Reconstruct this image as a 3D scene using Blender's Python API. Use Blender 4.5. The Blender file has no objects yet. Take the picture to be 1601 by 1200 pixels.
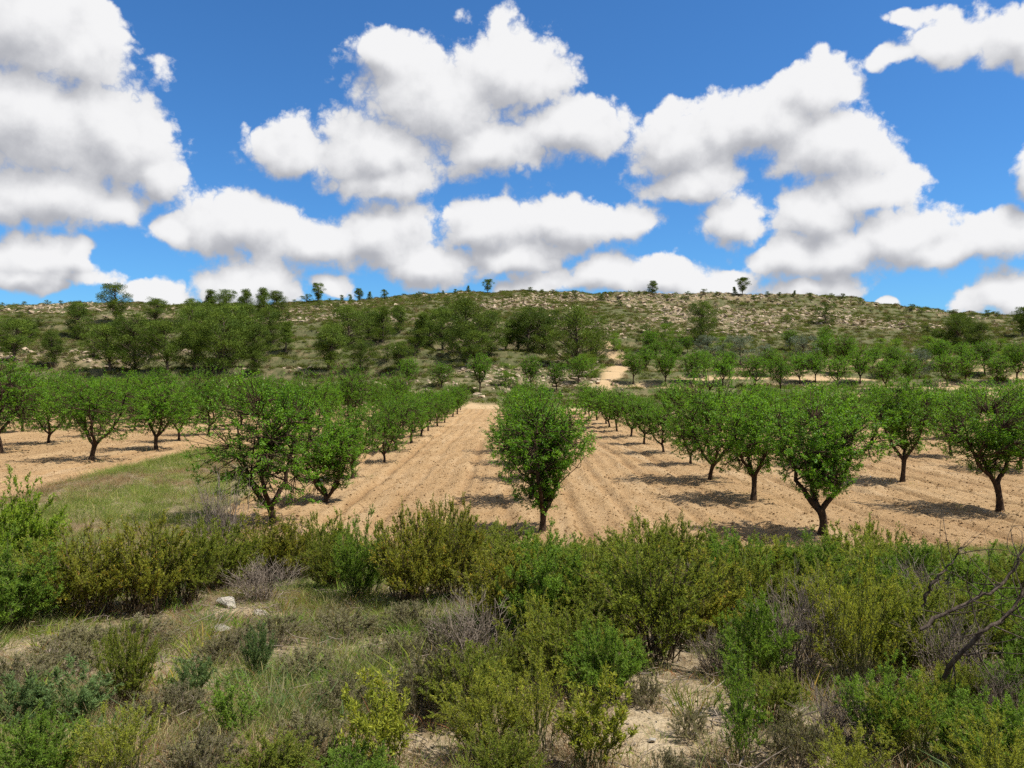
import bpy, bmesh, math, random
import numpy as np
from mathutils import Vector

# ------------------------------------------------------------------ camera, sky, sun, exposure
scene = bpy.context.scene
EYE = 3.8                     # metres above the orchard soil
FPX, CX, HOR = 1200.0, 800.5, 590.0

cam_data = bpy.data.cameras.new('camera')
cam_data.sensor_width = 36.0
cam_data.lens = 36.0 * FPX / 1601.0
cam_data.clip_start = 0.05
cam_data.clip_end = 12000.0
cam = bpy.data.objects.new('camera', cam_data)
cam.location = (0, 0, EYE)
cam.rotation_euler = (math.radians(90 - 0.4775), 0, 0)
scene.collection.objects.link(cam)
scene.camera = cam

SUN_EL, SUN_AZ = math.radians(59), math.radians(103)     # azimuth clockwise from +Y (view direction)
S = Vector((math.cos(SUN_EL) * math.sin(SUN_AZ), math.cos(SUN_EL) * math.cos(SUN_AZ), math.sin(SUN_EL)))
sun_data = bpy.data.lights.new('sun', 'SUN')
sun_data.energy = 5.0
sun_data.angle = math.radians(0.53)
sun_data.color = (1.0, 0.97, 0.91)
sun = bpy.data.objects.new('sun', sun_data)
sun.rotation_euler = S.to_track_quat('Z', 'Y').to_euler()
sun.location = (40, -20, 80)
scene.collection.objects.link(sun)

vs = scene.view_settings
vs.view_transform = 'Standard'
vs.look = 'None'
vs.gamma = 1.0
vs.exposure = 0.75
vs.use_curve_mapping = False
cy = scene.cycles
cy.max_bounces = 5
cy.diffuse_bounces = 3
cy.glossy_bounces = 1
cy.transmission_bounces = 3
cy.transparent_max_bounces = 4
cy.caustics_reflective = False
cy.caustics_refractive = False
cy.use_adaptive_sampling = True
cy.adaptive_threshold = 0.02
cy.use_denoising = False

world = bpy.data.worlds.new('World')
scene.world = world
world.use_nodes = True
wt = world.node_tree
wt.nodes.clear()


def N(tree, kind, **kw):
    n = tree.nodes.new(kind)
    for k, v in kw.items():
        setattr(n, k, v)
    return n


def setin(tree, sock, v):
    if hasattr(v, 'is_output') or isinstance(v, bpy.types.NodeSocket):
        tree.links.new(v, sock)
    else:
        sock.default_value = v


def M(tree, op, a, b=None, c=None, clamp=False):
    n = N(tree, 'ShaderNodeMath', operation=op)
    n.use_clamp = clamp
    setin(tree, n.inputs[0], a)
    if b is not None: setin(tree, n.inputs[1], b)
    if c is not None: setin(tree, n.inputs[2], c)
    return n.outputs[0]


def VM(tree, op, a, b=None, c=None, scale=None):
    n = N(tree, 'ShaderNodeVectorMath', operation=op)
    setin(tree, n.inputs[0], a)
    if b is not None: setin(tree, n.inputs[1], b)
    if c is not None: setin(tree, n.inputs[2], c)
    if scale is not None: setin(tree, n.inputs['Scale'], scale)
    return n.outputs['Value'] if op in ('LENGTH', 'DOT_PRODUCT', 'DISTANCE') else n.outputs[0]


def MIX(tree, fac, a, b, blend='MIX'):
    n = N(tree, 'ShaderNodeMix', data_type='RGBA', blend_type=blend)
    setin(tree, n.inputs[0], fac)
    setin(tree, n.inputs[6], a)
    setin(tree, n.inputs[7], b)
    return n.outputs[2]


def RANGE(tree, v, a, b, c=0.0, d=1.0, smooth=True):
    n = N(tree, 'ShaderNodeMapRange')
    n.interpolation_type = 'SMOOTHSTEP' if smooth else 'LINEAR'
    setin(tree, n.inputs[0], v)
    for i, q in enumerate((a, b, c, d)):
        setin(tree, n.inputs[i + 1], q)
    return n.outputs[0]


def NOISE(tree, vec, scale, detail=3.0, rough=0.55, dist=0.0, lac=2.0):
    n = N(tree, 'ShaderNodeTexNoise')
    n.noise_dimensions = '3D'
    if vec is not None: tree.links.new(vec, n.inputs['Vector'])
    n.inputs['Scale'].default_value = scale
    n.inputs['Detail'].default_value = detail
    n.inputs['Roughness'].default_value = rough
    n.inputs['Lacunarity'].default_value = lac
    n.inputs['Distortion'].default_value = dist
    return n


# cumulus clouds: (direction given as bearing/elevation tangents x1200, half widths x1200)
PUFFS = [
    (30, 50, 160, 85), (150, 88, 82, 60), (60, 195, 195, 110), (190, 205, 108, 102), (250, 262, 58, 55),
    (70, 310, 165, 62), (175, 330, 65, 40),
    (55, 415, 95, 50), (120, 412, 30, 34), (45, 448, 110, 20),
    (620, 92, 55, 50), (690, 160, 150, 84), (810, 108, 108, 66), (895, 200, 108, 58), (770, 235, 115, 52),
    (590, 240, 110, 64), (462, 225, 76, 46), (600, 290, 85, 34),
    (375, 345, 125, 66), (282, 362, 46, 34), (490, 385, 130, 58), (612, 372, 85, 70), (670, 410, 105, 44),
    (765, 348, 95, 46), (880, 352, 130, 50), (980, 352, 66, 40), (800, 395, 110, 30),
    (1275, 145, 68, 60), (1190, 205, 130, 64), (1060, 230, 92, 62), (1085, 285, 88, 36), (1300, 240, 104, 64),
    (1352, 295, 76, 46), (1145, 335, 54, 42), (1280, 335, 85, 48),
    (1235, 400, 84, 46), (1405, 375, 100, 62), (1310, 402, 110, 42), (1545, 374, 100, 48), (1470, 400, 110, 34),
    (1402, 82, 44, 22), (1490, 52, 84, 46), (1595, 55, 72, 60), (1425, 18, 54, 18),
    (1603, 275, 45, 60),
    (395, 448, 92, 48), (255, 466, 85, 30), (520, 456, 44, 22),
    (830, 442, 62, 32), (950, 428, 76, 38), (1050, 432, 88, 36), (1140, 438, 56, 26),
    (1265, 450, 100, 24), (1393, 470, 24, 10), (1575, 468, 70, 46),
]


def puff_params(px, py, rx, ry):
    v = Vector(((px - CX) / FPX, 1.0, (HOR - py) / FPX))
    L = v.length
    b = v / L
    # gnomonic foreshortening of the half widths
    ax = rx / FPX / L * (1.0 / L) * math.sqrt(1 + v.z * v.z)
    az = ry / FPX / L * (1.0 / L) * math.sqrt(1 + v.x * v.x)
    return b, ax, az


SKY_STRENGTH = 0.057


def cloud_density(g, d, puffs):
    """cloud cover along direction d: placed cumulus plus the same kind of cumulus round the rest of the horizon"""
    sep = N(g, 'ShaderNodeSeparateXYZ')
    g.links.new(d, sep.inputs[0])
    far = NOISE(g, VM(g, 'MULTIPLY', d, (1.0, 1.0, 2.0)), 2.6, 2.0, 0.5)
    f = M(g, 'MULTIPLY_ADD', far.outputs[0], 6.0, -2.85)
    if puffs:
        f = M(g, 'ADD', f, RANGE(g, sep.outputs[1], 0.70, 0.80, 0.0, -4.0))
        w1 = NOISE(g, d, 8.0, 3.0, 0.6)
        dv = VM(g, 'MULTIPLY_ADD', w1.outputs['Color'], (0.085, 0.085, 0.085), VM(g, 'SUBTRACT', d, (0.0425, 0.0425, 0.0425)))
        acc = None
        for p in puffs:
            b, ax, az = puff_params(*p)
            s = (1 / ax, 1 / max(ax, az), 1 / az)
            e = VM(g, 'LENGTH', VM(g, 'MULTIPLY_ADD', dv, s, (-b.x * s[0], -b.y * s[1], -b.z * s[2])))
            acc = e if acc is None else M(g, 'SMOOTH_MIN', acc, e, 0.26)
        f = M(g, 'MAXIMUM', M(g, 'SUBTRACT', 1.15, acc), f)
    det = NOISE(g, d, 18.0, 6.0, 0.57)
    bil = M(g, 'ABSOLUTE', M(g, 'SUBTRACT', det.outputs[0], 0.5))
    return f, M(g, 'MULTIPLY_ADD', bil, 2.3, -0.26)


def sky_background(t, puffs):
    sky = N(t, 'ShaderNodeTexSky', sky_type='NISHITA')
    sky.sun_disc = False
    sky.sun_elevation = SUN_EL
    sky.sun_rotation = SUN_AZ
    sky.altitude = 300
    sky.air_density = 1.0
    sky.dust_density = 0.35
    sky.ozone_density = 2.2
    tc = N(t, 'ShaderNodeTexCoord')
    d = VM(t, 'NORMALIZE', tc.outputs['Generated'])
    off = Vector((0.35, 0.0, 1.0)).normalized() * 0.030
    B1, N1 = cloud_density(t, d, puffs)
    B2, N2 = cloud_density(t, VM(t, 'ADD', d, tuple(off)), puffs)
    D = M(t, 'ADD', B1, N1)
    slope = M(t, 'MULTIPLY_ADD', M(t, 'SUBTRACT', N1, N2), 0.42, M(t, 'SUBTRACT', B1, B2))
    lit = RANGE(t, M(t, 'SUBTRACT', slope, M(t, 'MULTIPLY', RANGE(t, B1, 0.25, 1.0), 0.05)), -0.60, 0.46)
    alpha = RANGE(t, D, -0.06, M(t, 'MULTIPLY_ADD', lit, -0.20, 0.41))
    K = 1.0 / (SKY_STRENGTH * 2 ** vs.exposure)
    blue = MIX(t, 1.0, sky.outputs[0], (0.50, 1.02, 1.52, 1), 'MULTIPLY')
    col = MIX(t, lit, (0.44 * K, 0.45 * K, 0.49 * K, 1), (0.91 * K, 0.91 * K, 0.92 * K, 1))
    bg = N(t, 'ShaderNodeBackground')
    t.links.new(MIX(t, alpha, blue, col), bg.inputs['Color'])
    bg.inputs['Strength'].default_value = SKY_STRENGTH
    return bg.outputs[0]


def build_sky():
    """the sky is cut into sectors only so that each direction evaluates just its own clouds (same formula everywhere)"""
    t = wt
    out = N(t, 'ShaderNodeOutputWorld')
    tc = N(t, 'ShaderNodeTexCoord')
    sep = N(t, 'ShaderNodeSeparateXYZ')
    t.links.new(VM(t, 'NORMALIZE', tc.outputs['Generated']), sep.inputs[0])

    def sector(lo, hi):
        keep = []
        for p in PUFFS:
            b, ax, az = puff_params(*p)
            if b.x + ax * 1.4 > lo - 0.11 and b.x - ax * 1.4 < hi + 0.11: keep.append(p)
        return sky_background(t, keep)

    def pick(cond, a, b):
        m = N(t, 'ShaderNodeMixShader')
        t.links.new(cond, m.inputs[0])
        t.links.new(a, m.inputs[1])
        t.links.new(b, m.inputs[2])
        return m.outputs[0]
    cuts = [-0.36, -0.14, 0.10, 0.34]
    edges = [-2] + cuts + [2]
    sh = sector(edges[-2], edges[-1])
    for k in range(len(cuts) - 1, -1, -1):
        sh = pick(M(t, 'GREATER_THAN', sep.outputs[0], cuts[k]), sector(edges[k], edges[k + 1]), sh)
    rest = sky_background(t, [])
    sh = pick(M(t, 'LESS_THAN', sep.outputs[1], 0.64), sh, rest)
    t.links.new(sh, out.inputs['Surface'])
    world.cycles.sampling_method = 'NONE'


build_sky()

# ------------------------------------------------------------------ noise, terrain functions
def _hash(ix, iy, seed):
    h = (ix.astype(np.int64) * 374761393 + iy.astype(np.int64) * 668265263 + seed * 974634777) & 0xffffffff
    h = ((h ^ (h >> 13)) * 1274126177) & 0xffffffff
    h = (h ^ (h >> 16)) & 0xffffffff
    return h / 4294967295.0


def vnoise(x, y, seed=0):
    x = np.asarray(x, float); y = np.asarray(y, float)
    ix, iy = np.floor(x), np.floor(y)
    fx, fy = x - ix, y - iy
    fx = fx * fx * (3 - 2 * fx); fy = fy * fy * (3 - 2 * fy)
    a, b = _hash(ix, iy, seed), _hash(ix + 1, iy, seed)
    c, d = _hash(ix, iy + 1, seed), _hash(ix + 1, iy + 1, seed)
    return (a * (1 - fx) + b * fx) * (1 - fy) + (c * (1 - fx) + d * fx) * fy * 1.0


def fbm(x, y, octaves=4, seed=0, gain=0.5):
    s, a, t = 0.0, 1.0, 0.0
    for o in range(octaves):
        s = s + a * vnoise(np.asarray(x) * 2 ** o + 17.3 * o, np.asarray(y) * 2 ** o - 9.1 * o, seed + o)
        t += a
        a *= gain
    return s / t          # 0..1


def sstep(a, b, v):
    t = np.clip((np.asarray(v, float) - a) / (b - a), 0, 1)
    return t * t * (3 - 2 * t)


ROW0, ROWSP = 0.8, 6.6


def field_end(x):
    return np.interp(x, [-60, 2, 8, 14, 60], [94, 93, 84, 74, 76])


def grass_strip(x, y):
    """unploughed grassy strip between the two parcels on the left"""
    w = (fbm(x * 0.6, y * 0.3, 3, 5) - 0.5) * 1.6
    right = np.interp(y, [17, 22, 30, 38, 43], [-7.0, -8.7, -9.6, -11.0, -13.0])
    m = sstep(-15.6, -15.0, x + w * 0.5) * (1 - sstep(-0.5, 0.5, x + w - right)) * (1 - sstep(39, 42.5, y + w))
    return m


def field_mask(x, y):
    n = (fbm(x * 0.5, y * 0.5, 3, 11) - 0.5) * 2.2
    front = np.interp(x, [-60, -30, -16, 0, 8, 14, 40], [21, 21, 18.5, 16.6, 16.2, 15.4, 15.0])
    m = sstep(-0.5, 0.7, y - front + n * 0.6) * (1 - sstep(-1.0, 1.0, y - field_end(x) + n))
    m = m * sstep(-64, -62, x) * (1 - sstep(64, 66, x))
    return m * (1 - grass_strip(x, y))


def bank_z(x, y):
    b = 2.45 - 0.142 * y
    b = np.where(y < 0, 2.45 - 0.05 * y, b)
    return b


PL = ([0, 93, 98, 110, 125, 150, 180, 215, 240, 252, 262, 300, 400, 1000, 5000],
      [0, 0, 0.6, 2.9, 6.2, 11.0, 17.4, 24.8, 29.8, 31.6, 32.0, 32.3, 30, 24, 10])
PR = ([0, 74, 80, 100, 125, 150, 180, 215, 240, 252, 262, 300, 400, 1000, 5000],
      [0, 0, 0.3, 1.7, 5.2, 9.9, 16.6, 24.4, 29.8, 31.6, 32.0, 32.3, 30, 24, 10])
RX = [-400, -170, -85, -42, -32, -10, 80, 104, 125, 146, 170, 400]
RS = [0.84, 0.875, 0.885, 0.925, 0.965, 1.0, 0.995, 0.965, 0.86, 0.785, 0.765, 0.72]


def height(x, y, detail=True):
    x = np.asarray(x, float); y = np.asarray(y, float)
    k = sstep(0, 16, x)
    z = np.interp(y, *PL) * (1 - k) + np.interp(y, *PR) * k
    s = np.interp(x * 250 / np.clip(y, 150, 260), RX, RS)
    z = z * (1 + (s - 1) * sstep(140, 245, y))
    hill = sstep(field_end(x) - 2, field_end(x) + 12, y)
    z = z + hill * ((fbm(x * 0.03, y * 0.03, 3, 21) - 0.5) * 3.2 * sstep(100, 150, y) * (1 - 0.6 * sstep(215, 245, y)))
    z = z + sstep(205, 235, y) * (1 - sstep(256, 270, y)) * ((fbm(x * 0.11, y * 0.05, 3, 23) - 0.5) * 2.0 + (fbm(x * 0.5, y * 0.3, 2, 24) - 0.5) * 0.6)
    # terraces cut into the foot of the right-hand slope
    st = 1.15
    q = z / st + (fbm(x * 0.05, y * 0.05, 2, 31) - 0.5) * 0.5
    fq = np.floor(q)
    zz = st * (fq + sstep(0.72, 1.0, q - fq)) - st * (fbm(x * 0.05, y * 0.05, 2, 31) - 0.5) * 0.5
    tm = k * sstep(74, 84, y) * (1 - sstep(128, 150, y)) * 0.8
    z = z * (1 - tm) + zz * tm
    # limestone ledges
    st = 2.3
    nn = (fbm(x * 0.035, y * 0.035, 3, 41) - 0.5) * 1.5
    q = z / st + nn
    fq = np.floor(q)
    zz = st * (fq + sstep(0.62, 0.86, q - fq) - nn)
    lm = sstep(0.42, 0.62, fbm(x * 0.022, y * 0.022, 3, 51)) * sstep(104, 120, y) * (1 - sstep(250, 262, y)) * 0.75
    lm = lm * (1 - tm)
    z = z * (1 - lm) + zz * lm
    if detail:
        z = z + hill * (fbm(x * 0.25, y * 0.25, 3, 61) - 0.5) * 0.9 * sstep(95, 120, y)
    b = bank_z(x, y)
    bw = np.maximum(b, 0.0)
    if detail:
        bw = bw + sstep(0.02, 0.3, b) * ((fbm(x * 0.9, y * 0.9, 4, 71) - 0.5) * 0.26)
    z = z + bw
    z = z + grass_strip(x, y) * 0.22 + 0.12 * sstep(-13, -19, x) * (1 - sstep(70, 90, y))
    return z


def hgt(x, y):
    return float(height(np.array([x]), np.array([y]))[0])


def hit(px, py, lo=2.5, hi=252.0):
    """world point of the terrain seen along a bearing/elevation (tangents x1200)"""
    ys = np.concatenate([np.arange(lo, 20, 0.05), np.arange(20, hi, 0.25)])
    xs = (px - CX) / FPX * ys
    zs = EYE + (HOR - py) / FPX * ys
    g = height(xs, ys)
    k = np.nonzero(g >= zs)[0]
    i = k[0] if len(k) else len(ys) - 1
    return float(xs[i]), float(ys[i]), float(g[i])


# ------------------------------------------------------------------ mesh helpers
class Geo:
    """vertex / face accumulator; faces are tri or quad arrays"""
    def __init__(self):
        self.v, self.f, self.t, self.n = [], [], [], 0

    def add(self, V, F, tint=None):
        V = np.asarray(V, np.float32).reshape(-1, 3)
        self.v.append(V)
        self.f.append(np.asarray(F, np.int64) + self.n)
        if tint is None: tint = np.full(len(V), 0.5, np.float32)
        self.t.append(np.asarray(tint, np.float32))
        self.n += len(V)

    def mesh(self, name, mat, smooth=False):
        V = np.concatenate(self.v)
        me = bpy.data.meshes.new(name)
        me.vertices.add(len(V))
        me.vertices.foreach_set('co', V.ravel())
        loops = np.concatenate([f.ravel() for f in self.f]).astype(np.int32)
        sizes = np.concatenate([np.full(len(f), f.shape[1], np.int32) for f in self.f])
        starts = np.concatenate([[0], np.cumsum(sizes)[:-1]]).astype(np.int32)
        me.loops.add(len(loops))
        me.loops.foreach_set('vertex_index', loops)
        me.polygons.add(len(sizes))
        me.polygons.foreach_set('loop_start', starts)
        if smooth:
            me.polygons.foreach_set('use_smooth', np.ones(len(sizes), bool))
        me.update(calc_edges=True)
        at = me.attributes.new('tint', 'FLOAT', 'POINT')
        at.data.foreach_set('value', np.concatenate(self.t))
        if mat: me.materials.append(mat)
        return me


def unit(v):
    return v / np.maximum(np.linalg.norm(v, axis=-1, keepdims=True), 1e-9)


def leaves(geo, pos, dirv, L, W, rng, up=None, fold=0.25, tint=None, droop=0.0):
    """folded lance leaves: base, two sides, tip"""
    n = len(pos)
    d = unit(dirv)
    ref = rng.normal(size=(n, 3)) if up is None else up + rng.normal(size=(n, 3)) * 0.55
    side = unit(np.cross(d, ref))
    nor = unit(np.cross(side, d))
    L = np.broadcast_to(np.asarray(L, float), (n,))[:, None]
    W = np.broadcast_to(np.asarray(W, float), (n,))[:, None]
    base = pos
    tip = pos + d * L - np.array([0, 0, 1.0]) * L * droop
    mid = pos + d * L * 0.45
    a = mid + side * W * 0.5 + nor * W * fold
    b = mid - side * W * 0.5 + nor * W * fold
    V = np.stack([base, a, tip, b], 1).reshape(-1, 3)
    i = np.arange(n)[:, None] * 4
    F = np.concatenate([i + np.array([[0, 1, 2]]), i + np.array([[0, 2, 3]])], 0)
    if tint is None: tint = rng.random(n)
    geo.add(V, F, np.repeat(tint, 4))


def blades(geo, pos, dirv, L, W, rng, bend=0.5, tint=None):
    """thin bent grass blades (two segments)"""
    n = len(pos)
    d = unit(dirv)
    az = rng.random(n) * 6.283
    side = unit(np.cross(d, np.stack([np.cos(az), np.sin(az), np.zeros(n)], 1)))
    out = unit(np.stack([d[:, 0], d[:, 1], np.zeros(n)], 1) + rng.normal(size=(n, 3)) * [0.4, 0.4, 0])
    L = np.broadcast_to(np.asarray(L, float), (n,))[:, None]
    W = np.broadcast_to(np.asarray(W, float), (n,))[:, None]
    B = (rng.random(n)[:, None] * bend)
    m = pos + d * L * 0.55 + out * L * B * 0.2
    t = pos + d * L * (1 - B * 0.25) + out * L * B * 0.75
    V = np.stack([pos - side * W * .5, pos + side * W * .5, m + side * W * .42, m - side * W * .42, t], 1).reshape(-1, 3)
    i = np.arange(n)[:, None] * 5
    F4 = i + np.array([[0, 1, 2, 3]])
    F3 = i + np.array([[3, 2, 4]])
    if tint is None: tint = rng.random(n)
    tt = np.repeat(tint, 5)
    k = geo.n
    geo.add(V, F4, tt)
    geo.f.append(F3 + k)


def tubes(geo, P, R, sides=5, tint=None, cap=True):
    """P (B,N,3) polylines, R (B,N) radii -> tapered tubes"""
    P = np.asarray(P, float); R = np.asarray(R, float)
    B, n = P.shape[:2]
    T = np.empty_like(P)
    T[:, 1:-1] = P[:, 2:] - P[:, :-2]
    T[:, 0] = P[:, 1] - P[:, 0]
    T[:, -1] = P[:, -1] - P[:, -2]
    T = unit(T)
    mean = unit(P[:, -1] - P[:, 0])
    ref = np.where(np.abs(mean[:, 2:3]) > 0.8, np.array([[1.0, 0.13, 0]]), np.array([[0, 0.1, 1.0]]))
    U = unit(np.cross(T, ref[:, None, :]))
    Vv = np.cross(T, U)
    a = np.arange(sides) / sides * 2 * math.pi
    ring = P[:, :, None, :] + R[:, :, None, None] * (U[:, :, None, :] * np.cos(a)[None, None, :, None] + Vv[:, :, None, :] * np.sin(a)[None, None, :, None])
    V = ring.reshape(-1, 3)
    j = np.arange(sides); j2 = (j + 1) % sides
    q = []
    for s in range(n - 1):
        q.append(np.stack([s * sides + j, s * sides + j2, (s + 1) * sides + j2, (s + 1) * sides + j], 1))
    q = np.concatenate(q, 0)
    F = (np.arange(B)[:, None, None] * (n * sides) + q[None]).reshape(-1, 4)
    tt = np.repeat(np.random.default_rng(B).random(B) if tint is None else tint, n * sides)
    geo.add(V, F, tt)


def curve_pts(a, b, bulge, n):
    """quadratic bezier, batched: a,b,(B,3) bulge control offset"""
    t = np.linspace(0, 1, n)[None, :, None]
    c = (a + b) * 0.5 + bulge
    return (1 - t) ** 2 * a[:, None] + 2 * t * (1 - t) * c[:, None] + t * t * b[:, None]


def link(o, parent=None):
    scene.collection.objects.link(o)
    if parent is not None: o.parent = parent
    return o


def part(name, me, parent):
    return link(bpy.data.objects.new(name, me), parent)


def tag(o, label=None, category=None, group=None, kind=None):
    if label: o['label'] = label
    if category: o['category'] = category
    if group: o['group'] = group
    if kind: o['kind'] = kind
    return o


def thing(name, parts, loc, rotz=0.0, scale=(1, 1, 1), label=None, category=None, group=None, tilt=(0, 0)):
    """an empty at the base of the thing and one child per part (mesh data shared between alike things)"""
    e = link(bpy.data.objects.new(name, None))
    e.empty_display_size = 0.2
    e.location = loc
    e.rotation_euler = (tilt[0], tilt[1], rotz)
    e.scale = scale
    tag(e, label, category, group)
    for pn, me in parts:
        part(pn, me, e)
    return e


ORD = ['', 'first', 'second', 'third', 'fourth', 'fifth', 'sixth', 'seventh', 'eighth', 'ninth', 'tenth', 'eleventh', 'twelfth',
       'thirteenth', 'fourteenth', 'fifteenth', 'sixteenth', 'seventeenth', 'eighteenth', 'nineteenth', 'twentieth', 'twenty-first',
       'twenty-second', 'twenty-third', 'twenty-fourth', 'twenty-fifth', 'twenty-sixth', 'twenty-seventh', 'twenty-eighth',
       'twenty-ninth', 'thirtieth', 'thirty-first', 'thirty-second', 'thirty-third', 'thirty-fourth', 'thirty-fifth'] + ['thirty-sixth', 'thirty-seventh', 'thirty-eighth', 'thirty-ninth', 'fortieth', 'forty-first', 'forty-second', 'forty-third', 'forty-fourth', 'forty-fifth', 'forty-sixth', 'forty-seventh', 'forty-eighth']


# ------------------------------------------------------------------ materials
def new_mat(name):
    m = bpy.data.materials.new(name)
    m.use_nodes = True
    t = m.node_tree
    t.nodes.clear()
    out = N(t, 'ShaderNodeOutputMaterial')
    return m, t, out


def c4(c):
    return (c[0], c[1], c[2], 1.0)


def leaf_mat(name, c1, c2, trans=0.35, rough=0.5, vary=0.22, spec=0.3, c3=None, c3_from=0.88):
    m, t, out = new_mat(name)
    at = N(t, 'ShaderNodeAttribute', attribute_name='tint')
    oi = N(t, 'ShaderNodeObjectInfo')
    col = MIX(t, at.outputs['Fac'], c4(c1), c4(c2))
    if c3 is not None:
        col = MIX(t, RANGE(t, at.outputs['Fac'], c3_from, c3_from + 0.02), col, c4(c3))
    k = RANGE(t, oi.outputs['Random'], 0, 1, 1 - vary, 1 + vary, smooth=False)
    col = VM(t, 'SCALE', col, scale=k)
    p = N(t, 'ShaderNodeBsdfPrincipled')
    t.links.new(col, p.inputs['Base Color'])
    p.inputs['Roughness'].default_value = rough
    p.inputs['Specular IOR Level'].default_value = spec
    tr = N(t, 'ShaderNodeBsdfTranslucent')
    t.links.new(VM(t, 'MULTIPLY', col, (1.25, 1.2, 0.7)), tr.inputs['Color'])
    mx = N(t, 'ShaderNodeMixShader')
    mx.inputs[0].default_value = trans
    t.links.new(p.outputs[0], mx.inputs[1])
    t.links.new(tr.outputs[0], mx.inputs[2])
    t.links.new(mx.outputs[0], out.inputs['Surface'])
    return m


def bark_mat(name, c1, c2, scale=30.0, bump=0.4):
    m, t, out = new_mat(name)
    tc = N(t, 'ShaderNodeTexCoord')
    v = VM(t, 'MULTIPLY', tc.outputs['Object'], (1, 1, 0.35))
    n = NOISE(t, v, scale, 4.0, 0.65)
    at = N(t, 'ShaderNodeAttribute', attribute_name='tint')
    col = MIX(t, RANGE(t, n.outputs[0], 0.35, 0.68), c4(c1), c4(c2))
    col = VM(t, 'SCALE', col, scale=RANGE(t, at.outputs['Fac'], 0, 1, 0.75, 1.25, smooth=False))
    p = N(t, 'ShaderNodeBsdfPrincipled')
    t.links.new(col, p.inputs['Base Color'])
    p.inputs['Roughness'].default_value = 0.95
    p.inputs['Specular IOR Level'].default_value = 0.08
    b = N(t, 'ShaderNodeBump')
    b.inputs['Strength'].default_value = bump
    b.inputs['Distance'].default_value = 0.02
    t.links.new(n.outputs[0], b.inputs['Height'])
    t.links.new(b.outputs[0], p.inputs['Normal'])
    t.links.new(p.outputs[0], out.inputs['Surface'])
    return m


def stone_mat(name, c1, c2, scale=3.0, lichen=0.55):
    m, t, out = new_mat(name)
    tc = N(t, 'ShaderNodeTexCoord')
    oi = N(t, 'ShaderNodeObjectInfo')
    n = NOISE(t, tc.outputs['Object'], scale, 5.0, 0.65)
    n2 = NOISE(t, tc.outputs['Object'], scale * 6, 3.0, 0.6)
    col = MIX(t, RANGE(t, n.outputs[0], 0.35, 0.65), c4(c1), c4(c2))
    col = MIX(t, RANGE(t, n2.outputs[0], 0.58, 0.72, 0, lichen), col, (0.09, 0.085, 0.075, 1))
    col = VM(t, 'SCALE', col, scale=RANGE(t, oi.outputs['Random'], 0, 1, 0.7, 1.2, smooth=False))
    p = N(t, 'ShaderNodeBsdfPrincipled')
    t.links.new(col, p.inputs['Base Color'])
    p.inputs['Roughness'].default_value = 0.95
    p.inputs['Specular IOR Level'].default_value = 0.1
    b = N(t, 'ShaderNodeBump')
    b.inputs['Strength'].default_value = 0.6
    b.inputs['Distance'].default_value = 0.05
    t.links.new(n2.outputs[0], b.inputs['Height'])
    t.links.new(b.outputs[0], p.inputs['Normal'])
    t.links.new(p.outputs[0], out.inputs['Surface'])
    return m


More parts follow.
